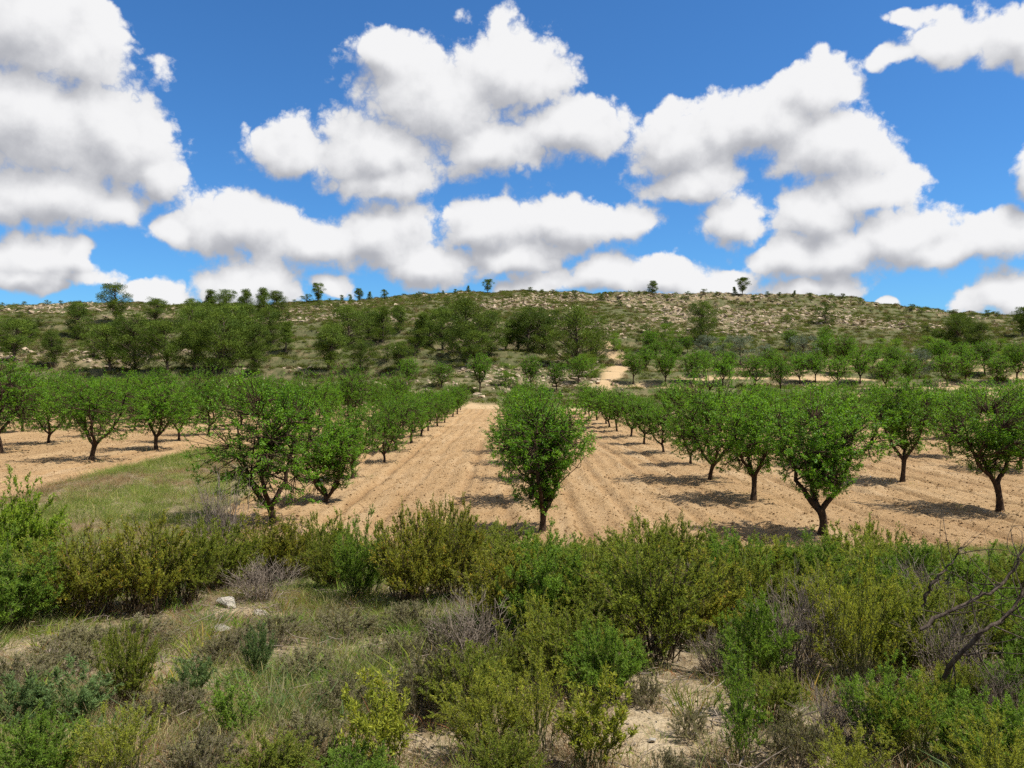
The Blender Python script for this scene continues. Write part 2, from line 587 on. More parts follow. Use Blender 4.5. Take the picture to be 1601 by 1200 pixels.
MAT = {
    'almond': leaf_mat('almond_leaf', (0.042, 0.122, 0.008), (0.172, 0.325, 0.019), 0.46, 0.5, 0.20, 0.22),
    'pine': leaf_mat('pine_needles', (0.034, 0.064, 0.009), (0.140, 0.190, 0.024), 0.22, 0.65, 0.2, 0.1),
    'olive': leaf_mat('olive_leaf', (0.077, 0.108, 0.054), (0.162, 0.189, 0.117), 0.25, 0.5, 0.15, 0.3),
    'scrub': leaf_mat('scrub_leaf', (0.066, 0.092, 0.016), (0.158, 0.172, 0.038), 0.32, 0.7, 0.3, 0.08),
    'scrubdry': leaf_mat('scrub_dry', (0.135, 0.104, 0.054), (0.225, 0.176, 0.090), 0.25, 0.7, 0.3, 0.08),
    'rosemary': leaf_mat('rosemary_leaf', (0.088, 0.136, 0.016), (0.275, 0.300, 0.042), 0.48, 0.6, 0.15, 0.1, (0.380, 0.257, 0.048), 0.92),
    'oliveshrub': leaf_mat('olive_shrub_leaf', (0.105, 0.130, 0.016), (0.300, 0.290, 0.040), 0.48, 0.6, 0.15, 0.1, (0.399, 0.237, 0.038), 0.87),
    'greenshrub': leaf_mat('green_shrub_leaf', (0.070, 0.150, 0.016), (0.215, 0.315, 0.038), 0.46, 0.55, 0.12, 0.12, (0.323, 0.294, 0.057), 0.93),
    'yellowgreen': leaf_mat('yellow_green_leaf', (0.155, 0.195, 0.020), (0.37, 0.37, 0.050), 0.48, 0.6, 0.12, 0.1, (0.418, 0.314, 0.048), 0.92),
    'bright': leaf_mat('bright_juniper_leaf', (0.123, 0.209, 0.019), (0.304, 0.408, 0.043), 0.50, 0.55, 0.1, 0.12),
    'bluegreen': leaf_mat('blue_green_leaf', (0.072, 0.131, 0.041), (0.162, 0.225, 0.077), 0.45, 0.6, 0.12, 0.12),
    'greyleaf': leaf_mat('grey_thyme_leaf', (0.118, 0.118, 0.050), (0.240, 0.208, 0.115), 0.40, 0.7, 0.2, 0.08),
    'grass': leaf_mat('green_grass', (0.100, 0.157, 0.028), (0.257, 0.285, 0.067), 0.46, 0.6, 0.3, 0.1, (0.418, 0.342, 0.152), 0.88),
    'straw': leaf_mat('dry_grass', (0.175, 0.130, 0.072), (0.37, 0.29, 0.155), 0.40, 0.65, 0.3, 0.1, (0.25, 0.11, 0.045), 0.84),
    'bark': bark_mat('almond_bark', (0.030, 0.019, 0.013), (0.080, 0.049, 0.029), 26, 0.7),
    'pinebark': bark_mat('pine_bark', (0.084, 0.063, 0.046), (0.168, 0.126, 0.092), 12),
    'stem': bark_mat('shrub_stem', (0.063, 0.046, 0.027), (0.134, 0.097, 0.059), 40, 0.2),
    'greentwig': bark_mat('green_twig', (0.067, 0.076, 0.025), (0.134, 0.126, 0.050), 40, 0.2),
    'drytwig': bark_mat('dry_twig', (0.125, 0.095, 0.070), (0.26, 0.21, 0.16), 40, 0.2),
    'deadwood': bark_mat('dead_branch_bark', (0.040, 0.029, 0.021), (0.105, 0.080, 0.060), 30, 0.6),
    'stone': stone_mat('pale_limestone', (0.277, 0.239, 0.185), (0.403, 0.361, 0.294), 3.0),
    'hillstone': stone_mat('hill_limestone', (0.25, 0.18, 0.115), (0.47, 0.375, 0.265), 0.8),
    'clod': stone_mat('soil_clod', (0.252, 0.151, 0.067), (0.336, 0.218, 0.109), 6.0, 0.0),
    'gravel': stone_mat('pale_gravel', (0.235, 0.185, 0.126), (0.378, 0.311, 0.227), 9.0, 0.2),
}

# ------------------------------------------------------------------ ground sheet
def axis(segs):
    out = []
    for a, b, st in segs:
        out.append(np.arange(a, b - 1e-6, st))
    out.append([segs[-1][1]])
    return np.concatenate(out)


def path_dist(x, y):
    pts = PATH
    best = np.full(np.shape(x), 1e9)
    for (ax, ay), (bx, by) in zip(pts[:-1], pts[1:]):
        dx, dy = bx - ax, by - ay
        t = np.clip(((x - ax) * dx + (y - ay) * dy) / (dx * dx + dy * dy), 0, 1)
        best = np.minimum(best, np.hypot(x - ax - t * dx, y - ay - t * dy))
    return best


PATH = [hit(px, py, 70)[:2] for px, py in [(930, 622), (950, 600), (958, 582), (978, 571), (962, 560), (948, 548), (952, 540)]]


def grid_mesh(name, xs, ys, zf, attrs, mat):
    X, Y = np.meshgrid(xs, ys)
    Z = zf(X, Y)
    me = bpy.data.meshes.new(name)
    nx, ny = len(xs), len(ys)
    V = np.stack([X, Y, Z], -1).reshape(-1, 3).astype(np.float32)
    i = (np.arange(ny - 1)[:, None] * nx + np.arange(nx - 1)[None]).ravel()
    F = np.stack([i, i + 1, i + nx + 1, i + nx], 1).astype(np.int32)
    me.vertices.add(len(V)); me.vertices.foreach_set('co', V.ravel())
    me.loops.add(F.size); me.loops.foreach_set('vertex_index', F.ravel())
    me.polygons.add(len(F)); me.polygons.foreach_set('loop_start', (np.arange(len(F)) * 4).astype(np.int32))
    me.polygons.foreach_set('use_smooth', np.ones(len(F), bool))
    me.update(calc_edges=True)
    for an, fn in attrs.items():
        at = me.attributes.new(an, 'FLOAT', 'POINT')
        at.data.foreach_set('value', fn(X, Y).ravel().astype(np.float32))
    me.materials.append(mat)
    return me


def bare_patches(x, y):
    """bare pale soil showing between the plants of the near bank"""
    m = np.zeros(np.shape(x))
    for px, py, rx, ry in [(1040, 1120, 0.42, 0.55), (985, 1075, 0.3, 0.3), (1010, 1185, 0.36, 0.34), (50, 1012, 0.7, 0.28), (565, 1022, 0.4, 0.22), (470, 1032, 0.35, 0.2), (1085, 1015, 0.5, 0.5),
                           (680, 962, 0.5, 0.25), (385, 958, 0.6, 0.3), (600, 1008, 0.25, 0.2), (690, 1172, 0.25, 0.2)]:
        a, b, c = hit(px, py)
        w = (fbm(x * 2.2, y * 2.2, 3, 77) - 0.5) * 0.9
        m = np.maximum(m, 1 - sstep(0.6, 1.15, np.hypot((x - a) / rx, (y - b) / ry) + w))
    return m


def terrace_soil(x, y):
    k = sstep(4, 12, x) * sstep(76, 80, y) * (1 - sstep(126, 138, y))
    z = height(x, y, False)
    q = z / 1.15 + (fbm(x * 0.05, y * 0.05, 2, 31) - 0.5) * 0.5
    band = 1 - sstep(0.42, 0.62, q - np.floor(q))
    return k * band * sstep(0.40, 0.55, fbm(x * 0.06, y * 0.12, 3, 83))


def sand_mask(x, y):
    pd = path_dist(x, y)
    wid = 1.3 + (fbm(x * 0.4, y * 0.4, 3, 87) - 0.5) * 1.4
    p = 1 - sstep(wid - 0.4, wid + 0.5, pd)
    end = 1 - sstep(1.0, 6.0, np.abs(y - field_end(x) - 1.5) + (fbm(x * 0.3, y * 0.3, 3, 89) - 0.3) * 5)
    return np.clip(np.maximum(np.maximum(p, terrace_soil(x, y)), end * (y > 60) * (np.abs(x) < 70)), 0, 1)


def rock_density(x, y):
    """where stones crop out on the hill (world space)"""
    n = fbm(x * 0.045, y * 0.06, 4, 91)
    band = sstep(165, 185, y) * (1 - sstep(244, 252, y))
    a = band * sstep(-45, -20, x) * (1 - sstep(85, 112, x)) * sstep(0.40, 0.58, n + 0.04)
    b = sstep(175, 190, y) * (1 - sstep(230, 246, y)) * (1 - sstep(-90, -70, x)) * sstep(0.40, 0.55, n)
    c = sstep(98, 106, y) * (1 - sstep(140, 165, y)) * (1 - sstep(8, 18, x)) * sstep(0.44, 0.60, n) * 0.9
    d = sstep(150, 170, y) * (1 - sstep(235, 248, y)) * sstep(0.52, 0.66, n) * 0.6
    return np.clip(np.maximum(np.maximum(a, b), np.maximum(c, d)), 0, 1)


def ground_mat():
    m, t, out = new_mat('ground_soil')
    geo = N(t, 'ShaderNodeNewGeometry')
    P = geo.outputs['Position']

    def A(n): return N(t, 'ShaderNodeAttribute', attribute_name=n).outputs['Fac']
    n_big = NOISE(t, P, 0.09, 4.0, 0.6)
    n_mid = NOISE(t, P, 0.6, 5.0, 0.65)
    n_fine = NOISE(t, P, 9.0, 5.0, 0.7)
    n_grit = NOISE(t, P, 60.0, 3.0, 0.6)
    # hill: scrubby brown-green earth with pale stony patches
    hill = MIX(t, RANGE(t, n_mid.outputs[0], 0.40, 0.60), (0.066, 0.074, 0.026, 1), (0.145, 0.118, 0.058, 1))
    hill = MIX(t, RANGE(t, n_big.outputs[0], 0.42, 0.62, 0, 0.6), hill, (0.097, 0.099, 0.042, 1))
    n_tuft = NOISE(t, P, 2.4, 4.0, 0.7)
    hill = MIX(t, RANGE(t, n_tuft.outputs[0], 0.46, 0.58, 0, 0.8), hill, (0.059, 0.066, 0.024, 1))
    hill = MIX(t, M(t, 'MULTIPLY', A('rocky'), RANGE(t, n_mid.outputs[0], 0.38, 0.58, 0.1, 0.85)), hill, (0.227, 0.168, 0.097, 1))
    sand = MIX(t, n_mid.outputs[0], (0.336, 0.223, 0.113, 1), (0.445, 0.319, 0.181, 1))
    hill = MIX(t, A('sand'), hill, sand)
    # near bank: pale tan soil with litter
    bank = MIX(t, RANGE(t, n_fine.outputs[0], 0.35, 0.65), (0.168, 0.122, 0.071, 1), (0.319, 0.244, 0.151, 1))
    bank = MIX(t, RANGE(t, n_mid.outputs[0], 0.45, 0.65, 0, 0.6), bank, (0.109, 0.084, 0.050, 1))
    pale = MIX(t, RANGE(t, n_fine.outputs[0], 0.35, 0.62), (0.235, 0.172, 0.097, 1), (0.361, 0.281, 0.176, 1))
    bank = MIX(t, A('bare'), bank, pale)
    col = MIX(t, A('bank'), hill, bank)
    col = MIX(t, RANGE(t, n_grit.outputs[0], 0.42, 0.62, 0.0, 0.18), col, (0.084, 0.063, 0.038, 1))
    p = N(t, 'ShaderNodeBsdfPrincipled')
    t.links.new(col, p.inputs['Base Color'])
    p.inputs['Roughness'].default_value = 0.95
    p.inputs['Specular IOR Level'].default_value = 0.1
    b1 = N(t, 'ShaderNodeBump'); b1.inputs['Strength'].default_value = 0.9; b1.inputs['Distance'].default_value = 0.06
    t.links.new(n_fine.outputs[0], b1.inputs['Height'])
    b2 = N(t, 'ShaderNodeBump'); b2.inputs['Strength'].default_value = 0.6; b2.inputs['Distance'].default_value = 0.012
    t.links.new(n_grit.outputs[0], b2.inputs['Height'])
    t.links.new(b1.outputs[0], b2.inputs['Normal'])
    t.links.new(b2.outputs[0], p.inputs['Normal'])
    t.links.new(p.outputs[0], out.inputs['Surface'])
    return m


def field_mat():
    m, t, out = new_mat('ploughed_soil')
    geo = N(t, 'ShaderNodeNewGeometry')
    P = geo.outputs['Position']
    Ps = VM(t, 'MULTIPLY', P, (1.0, 0.22, 1.0))
    n_big = NOISE(t, P, 0.16, 3.0, 0.6)
    n_row = NOISE(t, Ps, 1.6, 4.0, 0.6)
    n_clod = NOISE(t, P, 7.0, 5.0, 0.72)
    n_grit = NOISE(t, P, 34.0, 4.0, 0.7)
    h = N(t, 'ShaderNodeAttribute', attribute_name='furrow').outputs['Fac']
    col = MIX(t, RANGE(t, n_clod.outputs[0], 0.35, 0.66), (0.218, 0.126, 0.054, 1), (0.370, 0.239, 0.119, 1))
    col = MIX(t, RANGE(t, n_row.outputs[0], 0.42, 0.66, 0, 0.55), col, (0.420, 0.290, 0.160, 1))
    col = MIX(t, RANGE(t, n_big.outputs[0], 0.40, 0.62, 0, 0.45), col, (0.260, 0.156, 0.070, 1))
    n_streak = NOISE(t, VM(t, 'MULTIPLY', P, (1.0, 0.10, 1.0)), 0.9, 4.0, 0.65)
    col = MIX(t, RANGE(t, n_streak.outputs[0], 0.50, 0.66, 0, 0.50), col, (0.215, 0.122, 0.056, 1))
    col = MIX(t, RANGE(t, n_streak.outputs[0], 0.46, 0.32, 0, 0.45), col, (0.44, 0.32, 0.19, 1))
    col = MIX(t, M(t, 'MULTIPLY', h, 0.5), col, (0.370, 0.248, 0.128, 1))
    col = MIX(t, RANGE(t, n_grit.outputs[0], 0.50, 0.64, 0, 0.30), col, (0.143, 0.077, 0.031, 1))
    p = N(t, 'ShaderNodeBsdfPrincipled')
    t.links.new(col, p.inputs['Base Color'])
    p.inputs['Roughness'].default_value = 0.95
    p.inputs['Specular IOR Level'].default_value = 0.08
    b1 = N(t, 'ShaderNodeBump'); b1.inputs['Strength'].default_value = 1.0; b1.inputs['Distance'].default_value = 0.10
    t.links.new(n_clod.outputs[0], b1.inputs['Height'])
    b2 = N(t, 'ShaderNodeBump'); b2.inputs['Strength'].default_value = 0.8; b2.inputs['Distance'].default_value = 0.025
    t.links.new(n_grit.outputs[0], b2.inputs['Height'])
    t.links.new(b1.outputs[0], b2.inputs['Normal'])
    t.links.new(b2.outputs[0], p.inputs['Normal'])
    t.links.new(p.outputs[0], out.inputs['Surface'])
    return m


gx = axis([(-6000, -1000, 1000), (-1000, -240, 60), (-240, -60, 1.6), (-60, -14, 0.9), (-14, 14, 0.16), (14, 60, 0.9), (60, 240, 1.6), (240, 1000, 60), (1000, 6000, 1000)])
gy = axis([(-3000, -100, 700), (-100, -4, 8), (-4, 2, 0.5), (2, 18, 0.16), (18, 92, 1.0), (92, 256, 0.8), (256, 330, 6), (330, 1000, 60), (1000, 7000, 1000)])


def ground_z(x, y):
    return height(x, y) - 0.16 * sstep(0.35, 0.9, field_mask(x, y))


ground = link(bpy.data.objects.new('ground', grid_mesh('ground', gx, gy, ground_z, {
    'sand': sand_mask,
    'rocky': rock_density,
    'bank': lambda x, y: 1 - sstep(44, 60, y),
    'bare': bare_patches,
}, ground_mat())))
tag(ground, 'rising ground from the scrubby bank to the stony hill', kind='structure')


def furrow(x, y):
    u = (x - ROW0) / ROWSP
    c = (u - np.floor(u) - 0.5) * ROWSP          # metres from the middle of the alley, +-3.3
    wob = (fbm(x * 0.05, y * 0.11, 3, 101) - 0.5) * 1.2
    ph = (x + wob) / 0.62 * 2 * math.pi
    amp = 0.006 + 0.036 * vnoise(x * 0.35, y * 0.05, 103) ** 1.5
    z = amp * (np.abs(np.sin(ph * 0.5)) * 2 - 1)
    for o in (-0.95, 0.85, -2.35, 2.3):          # tyre tracks of the harrow, a pair in each alley
        dd = (c + wob * 0.6 - o)
        z = z - 0.085 * np.exp(-(dd / 0.14) ** 2) * (0.5 + vnoise(x * 0.15, y * 0.07, 107)) + 0.03 * np.exp(-((np.abs(dd) - 0.3) / 0.12) ** 2)
    z = z + 0.05 * sstep(2.3, 3.2, np.abs(c))    # soil thrown up along the trees
    z = z + (fbm(x * 2.6, y * 1.9, 3, 109) - 0.5) * 0.13
    return z


def field_z(x, y):
    m = field_mask(x, y)
    return height(x, y, False) + furrow(x, y) * sstep(0.3, 1, m) * (1 - 0.4 * sstep(50, 80, y)) + 0.03 - 0.55 * (1 - sstep(0.15, 0.75, m))


fx = axis([(-64, -20, 0.35), (-20, 20, 0.10), (20, 64, 0.3)])
fy = axis([(14.5, 34, 0.22), (34, 60, 0.45), (60, 97, 0.9)])
field = link(bpy.data.objects.new('ploughed_field', grid_mesh('ploughed_field', fx, fy, field_z, {
    'furrow': lambda x, y: np.clip(furrow(x, y) * 7 + 0.45, 0, 1)}, field_mat())))
tag(field, 'tan ploughed orchard soil with furrows and tyre tracks', kind='structure')

# ------------------------------------------------------------------ almond trees
def almond(name, seed, h, w, trunk_h=0.85, lean=(0.0, 0.0), nlimb=3, nshoot=560, leafL=0.078, leaf='almond', forks=None, zmin=0.12, squash=1.0, low=0.25, trunk_r=0.085):
    rng = np.random.default_rng(seed)
    g, lf = Geo(), Geo()
    T = np.array([lean[0], lean[1], trunk_h])
    tp = curve_pts(np.zeros((1, 3)), T[None], np.array([[rng.normal() * .05, rng.normal() * .05, 0]]), 6)
    tp[0, 0, 2] = -0.25
    trunk_r = trunk_r * 0.9
    tr = trunk_r * np.array([1.75, 1.25, 1.02, 0.95, 1.0, 1.12])
    tubes(g, tp, tr[None], 9, tint=np.array([0.5]))
    ch = h - trunk_h
    zc = trunk_h + ch * 0.53
    limbs = []
    az0 = rng.random() * 6.283
    for i in range(nlimb):
        az = az0 + i * 6.283 / nlimb + rng.normal() * 0.25 if forks is None else forks[i]
        ra = w * rng.uniform(0.20, 0.33)
        e = T + np.array([math.cos(az) * ra, math.sin(az) * ra, ch * rng.uniform(0.55, 0.72)])
        bul = np.array([math.cos(az), math.sin(az), -0.4]) * ra * 0.42 + rng.normal(size=3) * 0.07
        s = T.copy(); s[2] -= 0.06
        p = curve_pts(s[None], e[None], bul[None], 9)
        p[:, 1:-1] += rng.normal(size=(1, 7, 3)) * 0.025
        limbs.append(p[0])
        r = np.linspace(trunk_r * 0.82, trunk_r * 0.22, 9)
        tubes(g, p, r[None], 7, tint=np.array([0.5]))
    nodes = [p[k] for p in limbs for k in range(3, 9)]
    subs_a, subs_b = [], []
    for p in limbs:
        for j in range(6):
            k = rng.integers(2, 8)
            a = p[k]
            u = unit(rng.normal(size=3) + np.array([0, 0, 0.35]))
            e = np.array([u[0] * w * .40, u[1] * w * .40, zc + u[2] * ch * 0.40])
            e = a + (e - a) * 0.8
            subs_a.append(a); subs_b.append(e)
    sa, sb = np.array(subs_a), np.array(subs_b)
    sp = curve_pts(sa, sb, rng.normal(size=sa.shape) * 0.10 - np.array([0, 0, 0.08]), 6)
    tubes(g, sp, np.linspace(trunk_r * .30, trunk_r * .10, 6)[None].repeat(len(sa), 0), 5)
    nodes = np.array(nodes + [q for p in sp for q in p[2:]])
    # shoots through the crown, lumpy outline
    u = unit(rng.normal(size=(nshoot, 3)))
    lump = np.ones(nshoot)
    for _ in range(14):
        c = unit(rng.normal(size=3)); lump += 0.32 * rng.choice([1, -1], p=[.6, .4]) * np.exp(((u @ c) - 1) * 7)
    rho = rng.random(nshoot) ** (1 / 2.0) * np.clip(lump, 0.60, 1.32)
    side = 1 + low * np.minimum(u[:, 2], 0)
    P = np.stack([u[:, 0] * w * .50 * rho * side, u[:, 1] * w * .50 * squash * rho * side, zc + u[:, 2] * ch * .51 * rho], 1)
    P[:, :2] += T[:2] * 0.8
    low_s = P[:, 2] < trunk_h + zmin
    P[low_s, 2] = trunk_h + zmin + rng.random(low_s.sum()) * ch * .45
    D = unit(u * np.array([.8, .8, .35]) + np.array([0, 0, .55]) + rng.normal(size=(nshoot, 3)) * 0.45)
    L = rng.uniform(0.22, 0.50, nshoot)
    lead = rng.random(nshoot) < 0.13
    L = np.where(lead & (u[:, 2] > -0.2), L * 1.9, L)
    A = P - D * L[:, None] * 0.45
    B = P + D * L[:, None] * 0.55
    bul = rng.normal(size=(nshoot, 3)) * 0.05 + np.array([0, 0, -0.04])
    sp = curve_pts(A, B, bul, 5)
    tubes(g, sp, np.linspace(.007, .003, 5)[None].repeat(nshoot, 0), 3)
    dist = np.linalg.norm(A[:, None] - nodes[None], axis=2)
    nn = nodes[dist.argmin(1)]
    cp = curve_pts(nn, A, rng.normal(size=A.shape) * 0.06, 5)
    tubes(g, cp, np.linspace(.013, .007, 5)[None].repeat(nshoot, 0), 3)
    nl = 30
    t = rng.random((nshoot, nl)) ** 0.8
    a, b = A[:, None], B[:, None]
    c = ((A + B) / 2 + bul)[:, None]
    tt = t[..., None]
    pos = (1 - tt) ** 2 * a + 2 * tt * (1 - tt) * c + tt * tt * b
    tan = unit(b - a + 0 * pos)
    dirs = tan * 0.55 + unit(rng.normal(size=pos.shape)) * 0.85 + np.array([0, 0, -0.12])
    n = nshoot * nl
    pos = pos.reshape(-1, 3) + rng.normal(size=(n, 3)) * 0.02
    shoot_t = np.repeat(rng.random(nshoot), nl)
    leaves(lf, pos, dirs.reshape(-1, 3), leafL * rng.uniform(.65, 1.2, n), leafL * .42 * rng.uniform(.7, 1.15, n), rng,
           up=np.array([[0, 0, 1.0]]), fold=0.18, tint=np.clip(shoot_t * .6 + rng.random(n) * .4, 0, 1), droop=0.12)
    wood = g.mesh(name + '_trunk', MAT['bark'], True)
    return [('trunk', wood), ('crown', lf.mesh(name + '_crown', MAT[leaf]))]


AL = [almond('almond_a', 1, 3.9, 3.1, 0.80), almond('almond_b', 2, 3.8, 3.0, 0.9, (0.10, 0.05), 3), almond('almond_c', 3, 3.7, 3.3, 0.75, (-0.1, 0), 4),
      almond('almond_d', 4, 4.0, 2.9, 0.95, (0.05, -0.05), 3), almond('almond_e', 5, 3.6, 2.6, 1.0, (0.22, 0.1), 3, 420), almond('almond_f', 6, 4.1, 3.3, 0.7, (-0.18, 0.12), 4, 600),
      almond('almond_g', 7, 3.7, 2.9, 0.85, (0.0, -0.2), 2, 430, low=.5)]
A_CENTRE = almond('almond_middle', 11, 3.9, 2.85, 0.66, (0.03, 0.0), 4, 760, leafL=0.076, forks=[0.2, 2.6, 4.4, 1.4], trunk_r=0.088, low=0.8)
A_LEFT = almond('almond_wide', 19, 4.25, 3.15, 0.60, (-0.12, 0.0), 3, 700, leafL=0.077, forks=[0.15, 2.9, 4.6], low=0.05, trunk_r=0.10)
A_RIGHT = almond('almond_three_limbs', 13, 4.0, 3.0, 0.80, (0.0, 0.0), 3, 720, leafL=0.076, forks=[3.0, 0.1, 1.7], trunk_r=0.105, low=0.6, zmin=0.5)
A_EDGE = almond('almond_edge', 14, 3.9, 3.4, 0.95, (-0.10, 0.0), 3, 780, leafL=0.07, forks=[3.3, 0.3, 1.5], trunk_r=0.095, zmin=0.3)
A_BUSHY = almond('almond_bushy', 15, 3.0, 2.1, 0.28, (0.0, 0.0), 4, 560, leafL=0.07, low=0.15, trunk_r=0.075)
A_CURVED = almond('almond_curved', 16, 4.4, 3.8, 0.85, (0.16, 0.0), 3, 560, forks=[2.7, 0.35, 5.0], trunk_r=0.105)

rngp = np.random.default_rng(77)
ROWNAME = {0: 'middle row', -1: 'first row left of the middle row', 1: 'first row right of the middle row', -2: 'short row behind the grassy strip'}
for k in range(2, 9):
    ROWNAME[k] = ORD[k] + ' row right of the middle row'
for k in range(3, 9):
    ROWNAME[-k] = ORD[k] + ' row left of the middle row'
SPECIAL = {   # (row, rank): (x, y, variant, scale, rotation, label)
    (0, 1): (0.74, 18.6, A_CENTRE, 1.0, 0.0, 'dense egg-shaped almond tree standing alone in the middle front of the orchard'),
    (1, 1): (7.32, 18.2, A_RIGHT, 1.0, 0.0, 'large almond tree whose thick trunk splits into three limbs low down'),
    (-1, 1): (-6.07, 19.6, A_LEFT, 1.0, 0.0, 'broad spreading almond tree beside the grassy strip, with lopsided low crown'),
    (-1, 2): (-5.55, 23.0, A_BUSHY, 1.04, 0.4, 'small bushy almond with leaves down to the soil beside the broad tree'),
    (2, 1): (13.75, 21.6, A_EDGE, 1.0, 0.0, 'almond tree with tall bare dark trunk at the right edge of the orchard'),
    (2, 2): (13.95, 27.4, AL[3], 1.05, 1.0, 'straight-trunked almond tree behind the three-limbed tree'),
    (1, 2): (7.36, 23.4, AL[1], 1.02, 0.5, 'almond tree with leaning trunk just behind the three-limbed tree'),
    (-3, 1): (-18.45, 33.6, A_CURVED, 1.0, 0.0, 'almond tree with curved forked trunk in front of the far left parcel'),
    (-3, 2): (-17.9, 38.6, AL[0], 1.06, 2.0, 'neat round almond tree on the bare soil beyond the grassy strip'),
    (-4, 1): (-24.9, 37.3, AL[2], 1.30, 0.7, 'tall dark almond tree cut by the left edge of the picture'),
}
START = {0: 18.6, 1: 18.2, -1: 19.6, 2: 21.6, -2: 42.5, -3: 33.6, 3: 31.0, 4: 41.5, 5: 51.5, 6: 62, 7: 71, -4: 37.3, -5: 46, -6: 56, -7: 66, -8: 76}
tree_spots = []
for k in sorted(START):
    x0 = ROW0 + ROWSP * k
    y, r = START[k], 0
    endy = float(field_end(np.array(x0))) - 3.0
    while y < endy:
        r += 1
        if (k, r) in SPECIAL:
            x, yy, var, sc, rz, lab = SPECIAL[(k, r)]
            y = yy
        else:
            x, yy = x0 + rngp.normal() * 0.16, y
            var = AL[rngp.integers(0, 7)]
            sc = rngp.uniform(0.80, 1.06) * (1.07 if k < -1 else 1.0) * (0.94 if (k in (1, 0, -1) and r > 3) else 1.0)
            rz = rngp.uniform(0, 6.28)
            lab = '%s almond tree from the front in the %s' % (ORD[r], ROWNAME[k])
        wd = 1.14 if (k, r) in SPECIAL else 1.0
        hs = 0.93 if k < -1 else 0.865
        miss = (k == 1 and r == 99)
        if not miss and abs(x) < yy * 0.67 + 2.2:
            thing('almond_tree', var, (x, yy, hgt(x, yy)), rz, (sc * rngp.uniform(.88, 1.03) * hs ** .5 * wd, sc * rngp.uniform(.88, 1.03) * hs ** .5 * wd, sc * rngp.uniform(.95, 1.05) * hs), lab, 'almond tree', 'almond trees of the orchard')
            tree_spots.append((x, yy))
        y += 5.0 + rngp.normal() * 0.22

# ------------------------------------------------------------------ pines on the slope
def pine(name, seed, h, w, bare=0.18, nclump=80, shape='round', leaf='pine', per=170, needle=0.24):
    rng = np.random.default_rng(seed)
    g, lf = Geo(), Geo()
    top = np.array([rng.normal() * .06 * h, rng.normal() * .06 * h, h * .93])
    tp = curve_pts(np.zeros((1, 3)), top[None], rng.normal(size=(1, 3)) * h * .03, 9)
    tp[0, 0, 2] = -0.5
    tubes(g, tp, np.linspace(h * .026, h * .006, 9)[None], 7, tint=np.array([.5]))
    z = bare + (1 - bare) * rng.random(nclump) ** 0.85 * 0.95
    q = (z - bare) / (1 - bare)
    if shape == 'round': prof = np.sqrt(np.clip(1 - (q * 1.9 - 0.85) ** 2 * .86, 0.05, 1))
    elif shape == 'umbrella': prof = np.clip(0.25 + 1.15 * q, 0, 1) * np.sqrt(np.clip(1.08 - q ** 4, 0.05, 1))
    else: prof = np.clip(1.05 - q * 0.85, 0.08, 1) * np.clip(q * 5 + .45, 0, 1)
    az = rng.random(nclump) * 6.283
    lob = 1 + .22 * np.sin(az * 2 + rng.random() * 6) + .15 * np.sin(az * 3 + z * 9 + rng.random() * 6)
    r = prof * w * .5 * (rng.random(nclump) ** .55) * lob * .88
    C = np.stack([np.cos(az) * r + top[0] * z, np.sin(az) * r + top[1] * z, z * h], 1)
    cr = h * rng.uniform(.06, .125, nclump)
    A = np.stack([top[0] * z * .9, top[1] * z * .9, np.clip(z * h - r * .55 - .03 * h, bare * h * .6, None)], 1)
    cp = curve_pts(A, C, np.array([[0, 0, -0.02 * h]]) + rng.normal(size=A.shape) * .01 * h, 5)
    tubes(g, cp, np.linspace(h * .008, h * .002, 5)[None].repeat(nclump, 0), 4)
    m = nclump * per
    u = unit(rng.normal(size=(nclump, per, 3)) + np.array([0, 0, .25]))
    rr = rng.random((nclump, per, 1)) ** .45
    pos = C[:, None] + u * rr * cr[:, None, None] * np.array([1.15, 1.15, .72])
    d = u * .8 + np.array([0, 0, .5]) + rng.normal(size=u.shape) * .45
    tint = np.clip(np.repeat(rng.random(nclump), per) * .55 + rng.random(m) * .45, 0, 1)
    s = h / 7.0
    leaves(lf, pos.reshape(-1, 3), d.reshape(-1, 3), needle * rng.uniform(.6, 1.2, m) * s, needle * .26 * s, rng, up=(u * .7 + unit(C - np.array([top[0] * .5, top[1] * .5, h * .45]))[:, None] * .8).reshape(-1, 3) * 1.3, fold=.15, tint=tint)
    return [('trunk', g.mesh(name + '_trunk', MAT['pinebark'], True)), ('crown', lf.mesh(name + '_crown', MAT[leaf]))]


PI_ROUND = [pine('pine_a', 21, 7, 6.2, .08, 84), pine('pine_b', 22, 7, 5.4, .10, 74), pine('pine_c', 23, 7, 6.8, .05, 90), pine('pine_d', 24, 7, 5.8, .18, 70)]
PI_TALL = [pine('pine_e', 25, 7, 4.8, .06, 66, 'cone'), pine('pine_f', 26, 7, 4.4, .10, 60, 'cone'), pine('pine_g', 27, 7, 5.0, .14, 60)]
PI_UMB = [pine('pine_h', 28, 7, 6.2, .22, 70, 'umbrella'), pine('pine_i', 29, 7, 6.0, .16, 62, 'umbrella')]
PI_BUSH = [pine('bush_a', 31, 7, 8.5, .03, 60), pine('bush_b', 32, 7, 10.0, .02, 66)]
V = {'r': PI_ROUND, 't': PI_TALL, 'u': PI_UMB, 'b': PI_BUSH, 'w': [PI_ROUND[2]]}

